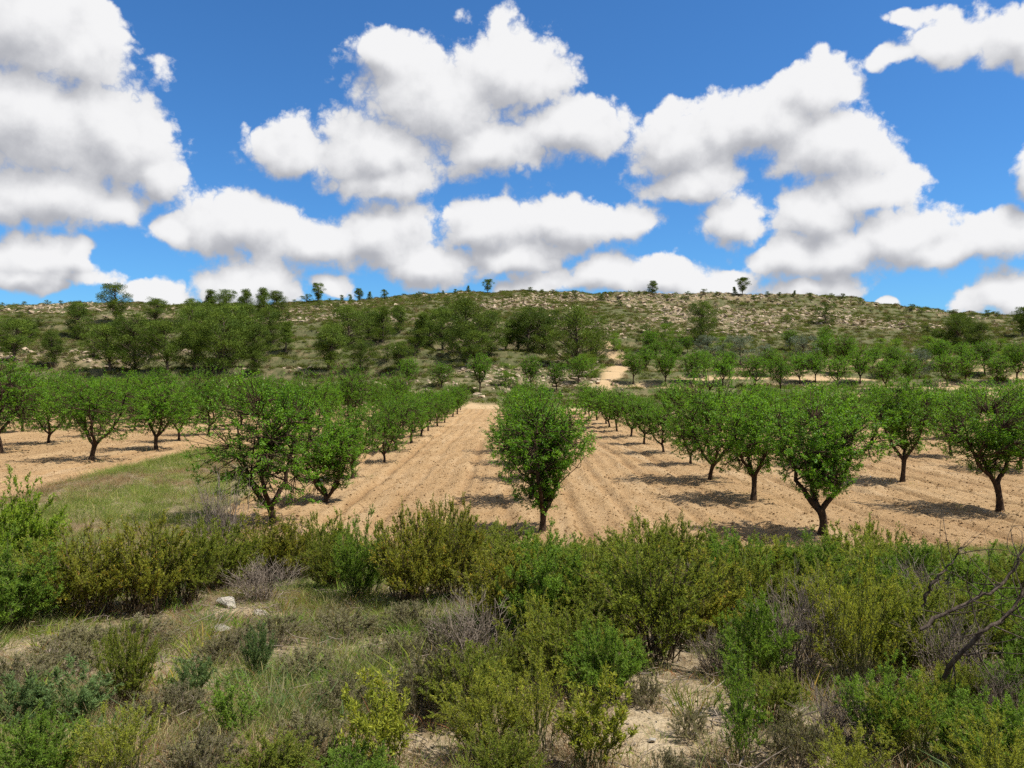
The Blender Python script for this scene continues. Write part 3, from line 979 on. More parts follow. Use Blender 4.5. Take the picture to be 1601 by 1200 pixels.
# bearing px, base py, height in px, kind, zone
PINES = [
    (182, 503, 53, 'u', 'L'), (243, 508, 38, 'r', 'L'), (128, 532, 54, 'r', 'L'), (22, 566, 64, 'r', 'L'), (86, 574, 50, 'r', 'L'), (-6, 550, 52, 'r', 'L'),
    (172, 580, 68, 'r', 'L'), (212, 578, 78, 'r', 'L'), (262, 582, 78, 'r', 'L'), (236, 555, 48, 'r', 'L'), (300, 545, 60, 'r', 'L'), (304, 578, 68, 'r', 'L'),
    (348, 582, 84, 'r', 'L'), (330, 530, 50, 'r', 'L'), (372, 560, 76, 'r', 'L'), (400, 575, 62, 'r', 'L'), (386, 524, 46, 'r', 'L'), (356, 545, 64, 'r', 'L'),
    (301, 502, 32, 'r', 'L'), (325, 498, 40, 't', 'L'), (352, 502, 44, 'r', 'L'), (384, 500, 44, 't', 'L'), (412, 498, 44, 't', 'L'), (436, 492, 34, 'r', 'L'), (420, 540, 52, 'r', 'L'),
    (447, 550, 44, 't', 'L'), (400, 586, 34, 't', 'L'), (190, 540, 40, 'r', 'L'), (146, 560, 36, 'b', 'L'), (48, 540, 38, 'r', 'L'),
    (498, 472, 26, 'u', 'R'), (480, 474, 13, 'b', 'R'), (535, 469, 9, 't', 'R'), (548, 468, 10, 't', 'R'), (563, 468, 17, 'r', 'R'), (578, 468, 12, 't', 'R'), (601, 468, 14, 't', 'R'), (732, 457, 10, 't', 'R'),
    (762, 457, 19, 'u', 'R'), (712, 459, 7, 'r', 'R'), (1019, 459, 20, 'r', 'R'), (1160, 462, 24, 'u', 'R'), (1150, 462, 12, 't', 'R'), (1240, 464, 9, 't', 'R'), (694, 461, 7, 't', 'R'),
    (512, 578, 64, 'r', 'S'), (545, 542, 56, 'r', 'S'), (564, 578, 42, 'r', 'S'), (575, 530, 44, 'r', 'S'), (598, 535, 50, 't', 'S'), (624, 578, 40, 'r', 'S'), (648, 556, 60, 't', 'S'), (626, 520, 38, 'r', 'S'),
    (692, 548, 62, 'r', 'S'), (716, 520, 44, 'r', 'S'), (729, 565, 88, 't', 'S'), (742, 574, 54, 'r', 'S'), (764, 552, 58, 'r', 'S'), (790, 548, 44, 't', 'S'), (826, 550, 64, 'r', 'S'), (850, 548, 54, 'r', 'S'),
    (810, 548, 46, 'r', 'S'), (903, 575, 86, 'r', 'S'), (932, 566, 48, 'r', 'S'), (672, 542, 40, 'r', 'S'), (708, 556, 36, 'b', 'S'), (606, 566, 24, 'b', 'S'),
    (1100, 536, 56, 'w', 'H'), (1290, 506, 30, 'b', 'H'), (1492, 552, 54, 'r', 'H'), (1530, 551, 42, 'r', 'H'), (1598, 525, 40, 'r', 'H'), (1514, 540, 40, 'r', 'H'), (1424, 486, 9, 'b', 'H'), (1490, 499, 14, 'b', 'H'),
    (1470, 548, 30, 'r', 'H'),
]
ZONE = {'L': 'grove on the left slope', 'R': 'small pines standing on the skyline', 'S': 'open wood in the middle of the slope', 'H': 'scattered trees on the right of the hill'}
rngq = np.random.default_rng(5)
rank = {}
for px, py, hp, kd, zn in sorted(PINES):
    x, y, z = hit(px, py, 92)
    rank[zn] = rank.get(zn, 0) + 1
    hm = hp / FPX * y * (1.12 if zn in 'LS' else 1.15)
    var = V[kd][rngq.integers(0, len(V[kd]))]
    s = hm / 7.0
    wx = rngq.uniform(.95, 1.2) if zn in 'LS' else rngq.uniform(.95, 1.2)
    nm = 'dark round pine' if (zn, px) in (('H', 1100), ('H', 1290)) else ('low pine bush' if kd == 'b' else ('slender pine' if kd == 't' else ('umbrella-crowned pine' if kd == 'u' else 'bushy pine')))
    lab = {'L': '%s, %s from the left in the grove on the left slope', 'R': '%s, %s from the left of those on the skyline',
           'S': '%s, %s from the left in the open wood mid-slope', 'H': '%s, %s from the left on the open right half of the hill'}[zn] % (nm, ORD[rank[zn]])
    thing('pine_tree', var, (x, y, z - 0.1), rngq.uniform(0, 6.28), (s * wx, s * wx, s), lab, 'pine tree', 'pines of the ' + ZONE[zn])

# ------------------------------------------------------------------ terrace trees at the foot of the right slope
OLIVE = [pine('olive_a', 41, 7, 8.0, .10, 60, 'round', 'olive', 95, .34), pine('olive_b', 42, 7, 7.2, .14, 54, 'round', 'olive', 95, .34)]
DARKB = [pine('terrace_bush_a', 43, 7, 8.4, .06, 60, 'round', 'greenshrub', 95, .36)]
TERR = [(1104, 570, 30, 'o'), (1158, 572, 32, 'o'), (1197, 568, 20, 'o'), (1256, 574, 33, 'o'), (1438, 592, 30, 'o'), (1398, 572, 28, 'd'), (1376, 552, 16, 'd'), (1580, 575, 22, 'd'),
        (1510, 600, 34, 'a'), (1040, 545, 26, 'd'), (1015, 552, 24, 'a'), (1052, 575, 28, 'a'), (1010, 580, 24, 'a'), (990, 600, 30, 'a'), (905, 600, 30, 'a'), (925, 592, 22, 'd'),
        (1085, 600, 36, 'a'), (1040, 604, 34, 'a'), (1130, 604, 34, 'a'), (1180, 606, 36, 'a'), (1220, 612, 38, 'a'), (1290, 575, 34, 'a'), (1320, 585, 38, 'a'), (1345, 600, 36, 'a'), (1250, 600, 34, 'a'),
        (1395, 590, 30, 'a'), (1470, 575, 30, 'a'), (1540, 585, 36, 'a'), (1590, 600, 40, 'a'), (1480, 604, 36, 'a'), (1420, 608, 36, 'a'), (1290, 545, 22, 'a'), (1235, 548, 22, 'a'), (1330, 556, 18, 'd'),
        (750, 614, 38, 'a'), (830, 606, 32, 'a'), (870, 612, 30, 'a'), (960, 548, 18, 'd'), (1075, 552, 18, 'a'), (1130, 556, 20, 'd'), (690, 606, 28, 'a'), (640, 604, 30, 'a'), (1565, 556, 18, 'd'), (1100, 590, 26, 'a'), (1205, 590, 28, 'a'), (1275, 598, 30, 'a'), (1365, 578, 24, 'a'), (1450, 560, 22, 'd'), (1505, 578, 26, 'a'), (1560, 604, 34, 'a'), (1025, 562, 20, 'a'), (980, 572, 18, 'd'), (1140, 584, 24, 'a'), (1310, 606, 34, 'a'), (1385, 610, 34, 'a'), (790, 604, 24, 'd'), (910, 580, 18, 'd')]
nk = {}
for px, py, hp, kd in sorted(TERR):
    x, y, z = hit(px, py, 70)
    hm = hp / FPX * y * 1.55
    nk[kd] = nk.get(kd, 0) + 1
    if kd == 'o':
        thing('olive_tree', OLIVE[nk[kd] % 2], (x, y, z - .1), rngq.uniform(0, 6.28), (hm / 7,) * 3, 'grey-green rounded olive tree, %s from the left on the terraces' % ORD[nk[kd]], 'olive tree', 'olive trees on the terraces')
    elif kd == 'd':
        thing('terrace_bush', DARKB[0], (x, y, z - .1), rngq.uniform(0, 6.28), (hm / 7,) * 3, 'dark green wild bush, %s from the left at the foot of the hill' % ORD[nk[kd]], 'bush', 'dark bushes at the foot of the hill')
    else:
        s = hm / 3.9
        thing('almond_tree', AL[nk[kd] % 4], (x, y, z), rngq.uniform(0, 6.28), (s, s, s), 'small almond tree, %s from the left on the terraces beyond the orchard' % ORD[nk[kd]], 'almond tree', 'small almond trees on the terraces')

# ------------------------------------------------------------------ larger bushes along the skyline and on the hill
HB = [(4, 476, 6), (38, 476, 7), (75, 477, 8), (97, 477, 7), (150, 478, 6), (330, 474, 5), (460, 474, 6), (516, 471, 5), (620, 467, 5), (655, 464, 8), (672, 470, 8), (830, 457, 8), (848, 458, 6), (900, 466, 12), (885, 466, 8),
      (864, 459, 6), (925, 460, 4), (998, 460, 5), (1075, 461, 6), (1100, 462, 8), (1120, 463, 6), (1200, 463, 7), (1218, 463, 5), (1266, 464, 6), (1300, 466, 7), (1316, 467, 8), (1345, 472, 4), (1440, 489, 8), (1520, 494, 7),
      (1545, 494, 9), (1560, 494, 7), (1180, 470, 8), (940, 470, 10), (970, 480, 10), (1040, 508, 12), (1010, 520, 14), (1230, 505, 12), (1390, 505, 12), (1450, 520, 12), (700, 478, 12), (530, 486, 12), (500, 480, 10), (60, 512, 14), (30, 497, 10), (450, 500, 12)]
for i, (px, py, hp) in enumerate(sorted(HB)):
    x, y, z = hit(px, py, 92)
    hm = hp / FPX * y
    thing('hill_bush', PI_BUSH[i % 2], (x, y, z - .1), rngq.uniform(0, 6.28), (hm / 7 * 1.25, hm / 7 * 1.25, hm / 7 * 1.1),
          'low dark bush, %s from the left of those on the skyline and upper hill' % ORD[i + 1], 'bush', 'dark bushes on the upper hill')

# ------------------------------------------------------------------ scattering of uncountable stuff
def scatter(name, protos, pts, rot, scl, idx, label, category=None, group=None):
    """ONE stuff object: alike pieces spread over points (geometry nodes)"""
    col = bpy.data.collections.new(name + '_pieces')
    for i, me in enumerate(protos):
        col.objects.link(bpy.data.objects.new('%s_piece_%02d' % (name, i), me))
    me = bpy.data.meshes.new(name)
    me.vertices.add(len(pts))
    me.vertices.foreach_set('co', np.asarray(pts, np.float32).ravel())
    a = me.attributes.new('rot', 'FLOAT_VECTOR', 'POINT'); a.data.foreach_set('vector', np.asarray(rot, np.float32).ravel())
    a = me.attributes.new('scl', 'FLOAT_VECTOR', 'POINT'); a.data.foreach_set('vector', np.asarray(scl, np.float32).ravel())
    a = me.attributes.new('idx', 'INT', 'POINT'); a.data.foreach_set('value', np.asarray(idx, np.int32))
    ng = bpy.data.node_groups.new(name, 'GeometryNodeTree')
    ng.interface.new_socket('Geometry', in_out='INPUT', socket_type='NodeSocketGeometry')
    ng.interface.new_socket('Geometry', in_out='OUTPUT', socket_type='NodeSocketGeometry')
    gi, go = N(ng, 'NodeGroupInput'), N(ng, 'NodeGroupOutput')
    ci = N(ng, 'GeometryNodeCollectionInfo')
    ci.inputs['Collection'].default_value = col
    ci.inputs['Separate Children'].default_value = True
    ci.inputs['Reset Children'].default_value = True
    ip = N(ng, 'GeometryNodeInstanceOnPoints')

    def attr(n, ty):
        q = N(ng, 'GeometryNodeInputNamedAttribute', data_type=ty)
        q.inputs['Name'].default_value = n
        return q.outputs[0]
    ng.links.new(gi.outputs[0], ip.inputs['Points'])
    ng.links.new(ci.outputs[0], ip.inputs['Instance'])
    ip.inputs['Pick Instance'].default_value = True
    ng.links.new(attr('idx', 'INT'), ip.inputs['Instance Index'])
    e2r = N(ng, 'FunctionNodeEulerToRotation')
    ng.links.new(attr('rot', 'FLOAT_VECTOR'), e2r.inputs[0])
    ng.links.new(e2r.outputs[0], ip.inputs['Rotation'])
    ng.links.new(attr('scl', 'FLOAT_VECTOR'), ip.inputs['Scale'])
    ng.links.new(ip.outputs[0], go.inputs[0])
    o = link(bpy.data.objects.new(name, me))
    md = o.modifiers.new('scatter', 'NODES')
    md.node_group = ng
    tag(o, label, category, group, 'stuff')
    return o


def rock_mesh(name, seed, mat, n=16, sq=(1, .8, .6)):
    rng = np.random.default_rng(seed)
    bm = bmesh.new()
    p = unit(rng.normal(size=(n, 3))) * rng.uniform(.8, 1.05, (n, 1)) * np.array(sq) * .5
    p = np.clip(p, -np.array(sq) * .40, np.array(sq) * .42)
    for q in p: bm.verts.new(q)
    r = bmesh.ops.convex_hull(bm, input=bm.verts)
    bmesh.ops.delete(bm, geom=[v for v in bm.verts if not v.link_faces], context='VERTS')
    bmesh.ops.recalc_face_normals(bm, faces=bm.faces)
    me = bpy.data.meshes.new(name)
    bm.to_mesh(me); bm.free()
    me.materials.append(mat)
    return me


rngh = np.random.default_rng(909)
ROCKS = [rock_mesh('hill_rock_%d' % i, 300 + i, MAT['hillstone'], 14 + i % 4, [(1, .8, .5), (1.2, .8, .45), (1, 1, .7), (1.4, .8, .5), (1, .7, .8)][i % 5]) for i in range(8)]


def sample_hill(n, dens, x0, x1, y0, y1):
    out = []
    tot = 0
    while tot < n:
        x = rngh.uniform(x0, x1, 40000); y = rngh.uniform(y0, y1, 40000)
        ok = (np.abs(x) < y * .70 + 6) & (rngh.random(40000) < dens(x, y))
        out.append(np.stack([x[ok], y[ok]], 1)); tot += ok.sum()
    p = np.concatenate(out)[:n]
    return p[:, 0], p[:, 1], height(p[:, 0], p[:, 1])


def rock_zone(x, y):
    if y < 168: return 'weathered limestone block lying on the lower slope under the pines', 'limestone blocks on the lower slope'
    if x < -60: return 'pale limestone block in the stone field near the left skyline', 'limestone blocks near the left skyline'
    return 'pale limestone block in the stone field below the middle ridge', 'limestone blocks below the middle ridge'


x, y, z = sample_hill(290, lambda x, y: rock_density(x, y) ** 1.5 * sstep(100, 106, y), -170, 170, 98, 250)
for i in range(290):
    s = rngh.uniform(1.0, 2.3) * (1.0 if y[i] > 165 else 0.75)
    lab, grp = rock_zone(x[i], y[i])
    o = link(bpy.data.objects.new('limestone_rock', ROCKS[rngh.integers(0, 8)]))
    o.location = (x[i], y[i], z[i] + s * .08)
    o.rotation_euler = (rngh.normal() * .2, rngh.normal() * .2, rngh.uniform(0, 6.28))
    o.scale = (s * rngh.uniform(.8, 1.4), s, s * rngh.uniform(.6, 1.0))
    tag(o, lab, 'rock', grp)


def scat_args(x, y, z, smin, smax, nproto, flat=.15, zs=(0.7, 1.2), sink=0.0):
    n = len(x)
    s = rngh.uniform(smin, smax, n)
    rot = np.stack([rngh.normal(size=n) * flat, rngh.normal(size=n) * flat, rngh.uniform(0, 6.28, n)], 1)
    scl = np.stack([s * rngh.uniform(.8, 1.3, n), s * rngh.uniform(.8, 1.3, n), s * rngh.uniform(zs[0], zs[1], n)], 1)
    return np.stack([x, y, z - sink * s], 1), rot, scl, rngh.integers(0, nproto, n)


x, y, z = sample_hill(7500, lambda x, y: rock_density(x, y), -180, 180, 97, 252)
scatter('rubble', ROCKS, *scat_args(x, y, z, .45, 1.35, 8), 'scattered pale limestone rubble strewn over the hillside')


def scrub_mesh(name, seed, mat, n=230, flat=.62):
    rng = np.random.default_rng(seed)
    g = Geo()
    u = unit(rng.normal(size=(n, 3))); u[:, 2] = np.abs(u[:, 2])
    lob = 1 + .25 * np.sin(np.arctan2(u[:, 1], u[:, 0]) * 3 + seed) + .15 * rng.normal(size=n)
    p = u * (rng.random((n, 1)) ** .4) * .5 * lob[:, None] * np.array([1, 1, flat * 1.7])
    leaves(g, p, u + rng.normal(size=(n, 3)) * .5 + np.array([0, 0, .5]), rng.uniform(.12, .26, n), rng.uniform(.04, .075, n), rng)
    return g.mesh(name, mat)


SCRUB = [scrub_mesh('scrub_%d' % i, 400 + i, MAT['scrub']) for i in range(4)] + [scrub_mesh('dry_scrub_%d' % i, 410 + i, MAT['scrubdry'], 200) for i in range(2)]


def scrub_dens(x, y):
    n = fbm(x * .07, y * .07, 3, 131)
    d = sstep(.30, .52, n) * .65 + .35
    d = d * (1 - .45 * rock_density(x, y)) * (1 - sand_mask(x, y)) * (1 - .45 * (y < 128) * (x > 8))
    return d


x, y, z = sample_hill(22000, lambda x, y: scrub_dens(x, y) * sstep(field_end(x) + 1, field_end(x) + 5, y), -190, 190, 76, 256)
xr = rngh.uniform(-175, 175, 900); yr = rngh.uniform(238, 256, 900)
x = np.concatenate([x, xr]); y = np.concatenate([y, yr]); z = np.concatenate([z, height(xr, yr)])
a = scat_args(x, y, z, .40, 1.6, 6, .1, (.45, .85), .10)
a[3][rngh.random(len(x)) < .3] %= 4
scatter('hill_scrub', SCRUB, *a, 'low olive-green scrub covering the hillside between the stones')

HG = [scrub_mesh('hill_tuft_%d' % i, 420 + i, MAT['scrubdry' if i == 1 else 'scrub'], 60, .8) for i in range(4)]
x, y, z = sample_hill(26000, lambda x, y: (1 - .9 * sand_mask(x, y)) * sstep(field_end(x) + 1, field_end(x) + 4, y) * (1 - .6 * sstep(150, 240, y)), -190, 190, 76, 254)
scatter('hill_grass', HG, *scat_args(x, y, z, .25, .7, 4, .1, (.5, 1.0), .08), 'dry tufts and small herbs between the scrub of the hill')

# clods and stones on the ploughed soil
CLOD = [rock_mesh('clod_%d' % i, 330 + i, MAT['clod'], 12, (1, .85, .7)) for i in range(4)]
n = 16000
xx = rngh.uniform(-30, 30, n * 2); yy = 15.5 + 45 * rngh.random(n * 2) ** 1.7
ok = (np.abs(xx) < yy * .70) & (field_mask(xx, yy) > .8)
xx, yy = xx[ok], yy[ok]
zz = field_z(xx, yy)
scatter('soil_clods', CLOD, *scat_args(xx, yy, zz, .03, .115, 4, .6), 'loose clods and small stones on the ploughed orchard soil')

# ------------------------------------------------------------------ shrubs of the near bank
def shrub(name, seed, h, w, nstem, leaf, stem='stem', nside=9, nleaf=16, L=.032, W=.010, up=1.35, side_len=.17, spread=.30, dome=.45, droop=0.0, bare=.28, wig=.02, rad=.006):
    rng = np.random.default_rng(seed)
    g, lf = Geo(), Geo()
    az = rng.random(nstem) * 6.283
    q = np.sqrt(rng.random(nstem))
    base = np.stack([np.cos(az) * q * w * .5 * spread, np.sin(az) * q * w * .5 * spread, np.full(nstem, -.06)], 1)
    az2 = az + rng.normal(size=nstem) * .5
    tip = np.stack([np.cos(az2) * q * w * .5, np.sin(az2) * q * w * .5, h * (1 - dome * q ** 2) * rng.uniform(.58, 1.12, nstem)], 1)
    bul = np.stack([-np.cos(az2) * q * w * .10, -np.sin(az2) * q * w * .10, h * .10 * np.ones(nstem)], 1) + rng.normal(size=(nstem, 3)) * .04 * h
    sp = curve_pts(base, tip, bul, 8)
    sp[:, 1:-1] += rng.normal(size=(nstem, 6, 3)) * wig * h
    tubes(g, sp, np.linspace(rad, rad * .3, 8)[None].repeat(nstem, 0), 4)
    if nside:
        t = bare + (1 - bare) * rng.random((nstem, nside)) ** .8
        k = t * 7
        i0 = np.clip(k.astype(int), 0, 6)
        fr = (k - i0)[..., None]
        ii = np.arange(nstem)[:, None]
        a = sp[ii, i0] * (1 - fr) + sp[ii, i0 + 1] * fr
        tan = unit(sp[ii, i0 + 1] - sp[ii, i0])
        d = unit(tan * up + unit(rng.normal(size=a.shape)) * .62 + np.array([0, 0, .25]))
        ln = side_len * h * rng.uniform(.5, 1.15, (nstem, nside, 1)) * (1.15 - .5 * t[..., None])
        a = a.reshape(-1, 3); b = a + (d * ln).reshape(-1, 3)
        bu = rng.normal(size=a.shape) * .02 * h + np.array([0, 0, -.012 * h])
        cp = curve_pts(a, b, bu, 4)
        tubes(g, cp, np.linspace(rad * .42, rad * .2, 4)[None].repeat(len(a), 0), 3)
        if nleaf:
            m = len(a)
            tt = rng.random((m, nleaf))[..., None]
            c = ((a + b) / 2 + bu)[:, None]
            pos = (1 - tt) ** 2 * a[:, None] + 2 * tt * (1 - tt) * c + tt * tt * b[:, None]
            tn = unit(b - a)[:, None]
            dd = tn * .8 + unit(rng.normal(size=pos.shape)) * .75
            shade = np.repeat(rng.random(m), nleaf)
            k = m * nleaf
            leaves(lf, pos.reshape(-1, 3), dd.reshape(-1, 3), L * rng.uniform(.6, 1.25, k), W * rng.uniform(.7, 1.2, k), rng,
                   up=np.array([[0, 0, 1.0]]), tint=np.clip(shade * .45 + rng.random(k) * .55, 0, 1), droop=droop)
    parts = [('stems', g.mesh(name + '_stems', MAT[stem], True))]
    if nleaf and nside: parts.append(('foliage', lf.mesh(name + '_foliage', MAT[leaf])))
    return parts


SH = {
    'rosemary': [shrub('rosemary_%d' % i, 500 + i, 1.0, 1.15, 88, 'rosemary', nside=13, nleaf=26, L=.029, W=.0088) for i in range(3)],
    'olive': [shrub('olive_shrub_%d' % i, 510 + i, 1.0, 1.10, 84, 'oliveshrub', nside=13, nleaf=26, L=.028, W=.0100, dome=.40) for i in range(3)],
    'green': [shrub('green_shrub_%d' % i, 520 + i, 1.0, 1.10, 82, 'greenshrub', 'greentwig', nside=13, nleaf=26, L=.030, W=.0088, up=1.0) for i in range(3)],
    'yellow': [shrub('yellow_shrub_%d' % i, 530 + i, 1.0, 1.25, 56, 'yellowgreen', 'greentwig', nside=12, nleaf=20, L=.032, W=.0080, up=.9, dome=.35) for i in range(2)],
    'wispy': [shrub('wispy_shrub_%d' % i, 535 + i, 1.0, .85, 26, 'rosemary', 'greentwig', nside=9, nleaf=14, L=.040, W=.014, up=1.3, dome=.25, spread=.5, bare=.4) for i in range(2)],
    'bright': [shrub('juniper_%d' % i, 540 + i, 1.0, 1.1, 70, 'bright', 'greentwig', nside=14, nleaf=22, L=.034, W=.013, dome=.55) for i in range(1)],
    'blue': [shrub('blue_herb_%d' % i, 550 + i, 1.0, 1.0, 46, 'bluegreen', 'greentwig', nside=9, nleaf=18, L=.050, W=.012, up=1.4, side_len=.18) for i in range(2)],
    'weed': [shrub('leafy_weed_%d' % i, 555 + i, 1.0, .75, 24, 'greenshrub', 'greentwig', nside=9, nleaf=14, L=.045, W=.013, up=1.2, dome=.25) for i in range(2)],
    'leafy': [shrub('leafy_herb_%d' % i, 558 + i, 1.0, .9, 30, 'yellowgreen', 'greentwig', nside=10, nleaf=14, L=.052, W=.016, up=1.0, dome=.3) for i in range(2)],
    'dry': [shrub('dry_shrub_%d' % i, 560 + i, 1.0, 1.35, 46, None, 'drytwig', nside=11, nleaf=0, up=.8, side_len=.36, spread=.3, wig=.045, rad=.008, bare=.2, dome=.25) for i in range(3)],
    'thyme': [shrub('thyme_%d' % i, 570 + i, 1.0, 2.0, 90, 'greyleaf', 'drytwig', nside=9, nleaf=10, L=.075, W=.018, dome=.55, spread=.6, rad=.008, up=1.3) for i in range(3)],
}
# kind: (thing name, phrase, category, group)
KIND = {
    'rosemary': ('rosemary_shrub', 'dull green rosemary shrub', 'shrub', 'rosemary shrubs of the bank'),
    'olive': ('scrub_oak', 'olive-brown small-leaved shrub', 'shrub', 'olive-brown shrubs of the bank'),
    'green': ('broom_shrub', 'fresh green fine-leaved shrub', 'shrub', 'fresh green shrubs of the bank'),
    'yellow': ('yellow_shrub', 'yellow-green wispy shrub', 'shrub', 'yellow-green shrubs of the bank'),
    'wispy': ('young_shoot', 'thin upright leafy shoots', 'shrub', 'thin leafy shoots of the bank'),
    'bright': ('juniper_bush', 'bright green juniper bush', 'shrub', None),
    'blue': ('blue_herb', 'blue-green upright herb clump', 'plant', 'blue-green herb clumps'),
    'weed': ('leafy_weed', 'bright green leafy weed', 'plant', 'bright leafy weeds'),
    'leafy': ('broadleaf_herb', 'yellowish broad-leaved herb', 'plant', 'broad-leaved herbs'),
    'dry': ('dry_shrub', 'leafless grey twiggy shrub', 'shrub', 'dry twiggy shrubs'),
    'thyme': ('thyme_cushion', 'low grey-green thyme cushion', 'plant', 'thyme cushions'),
}
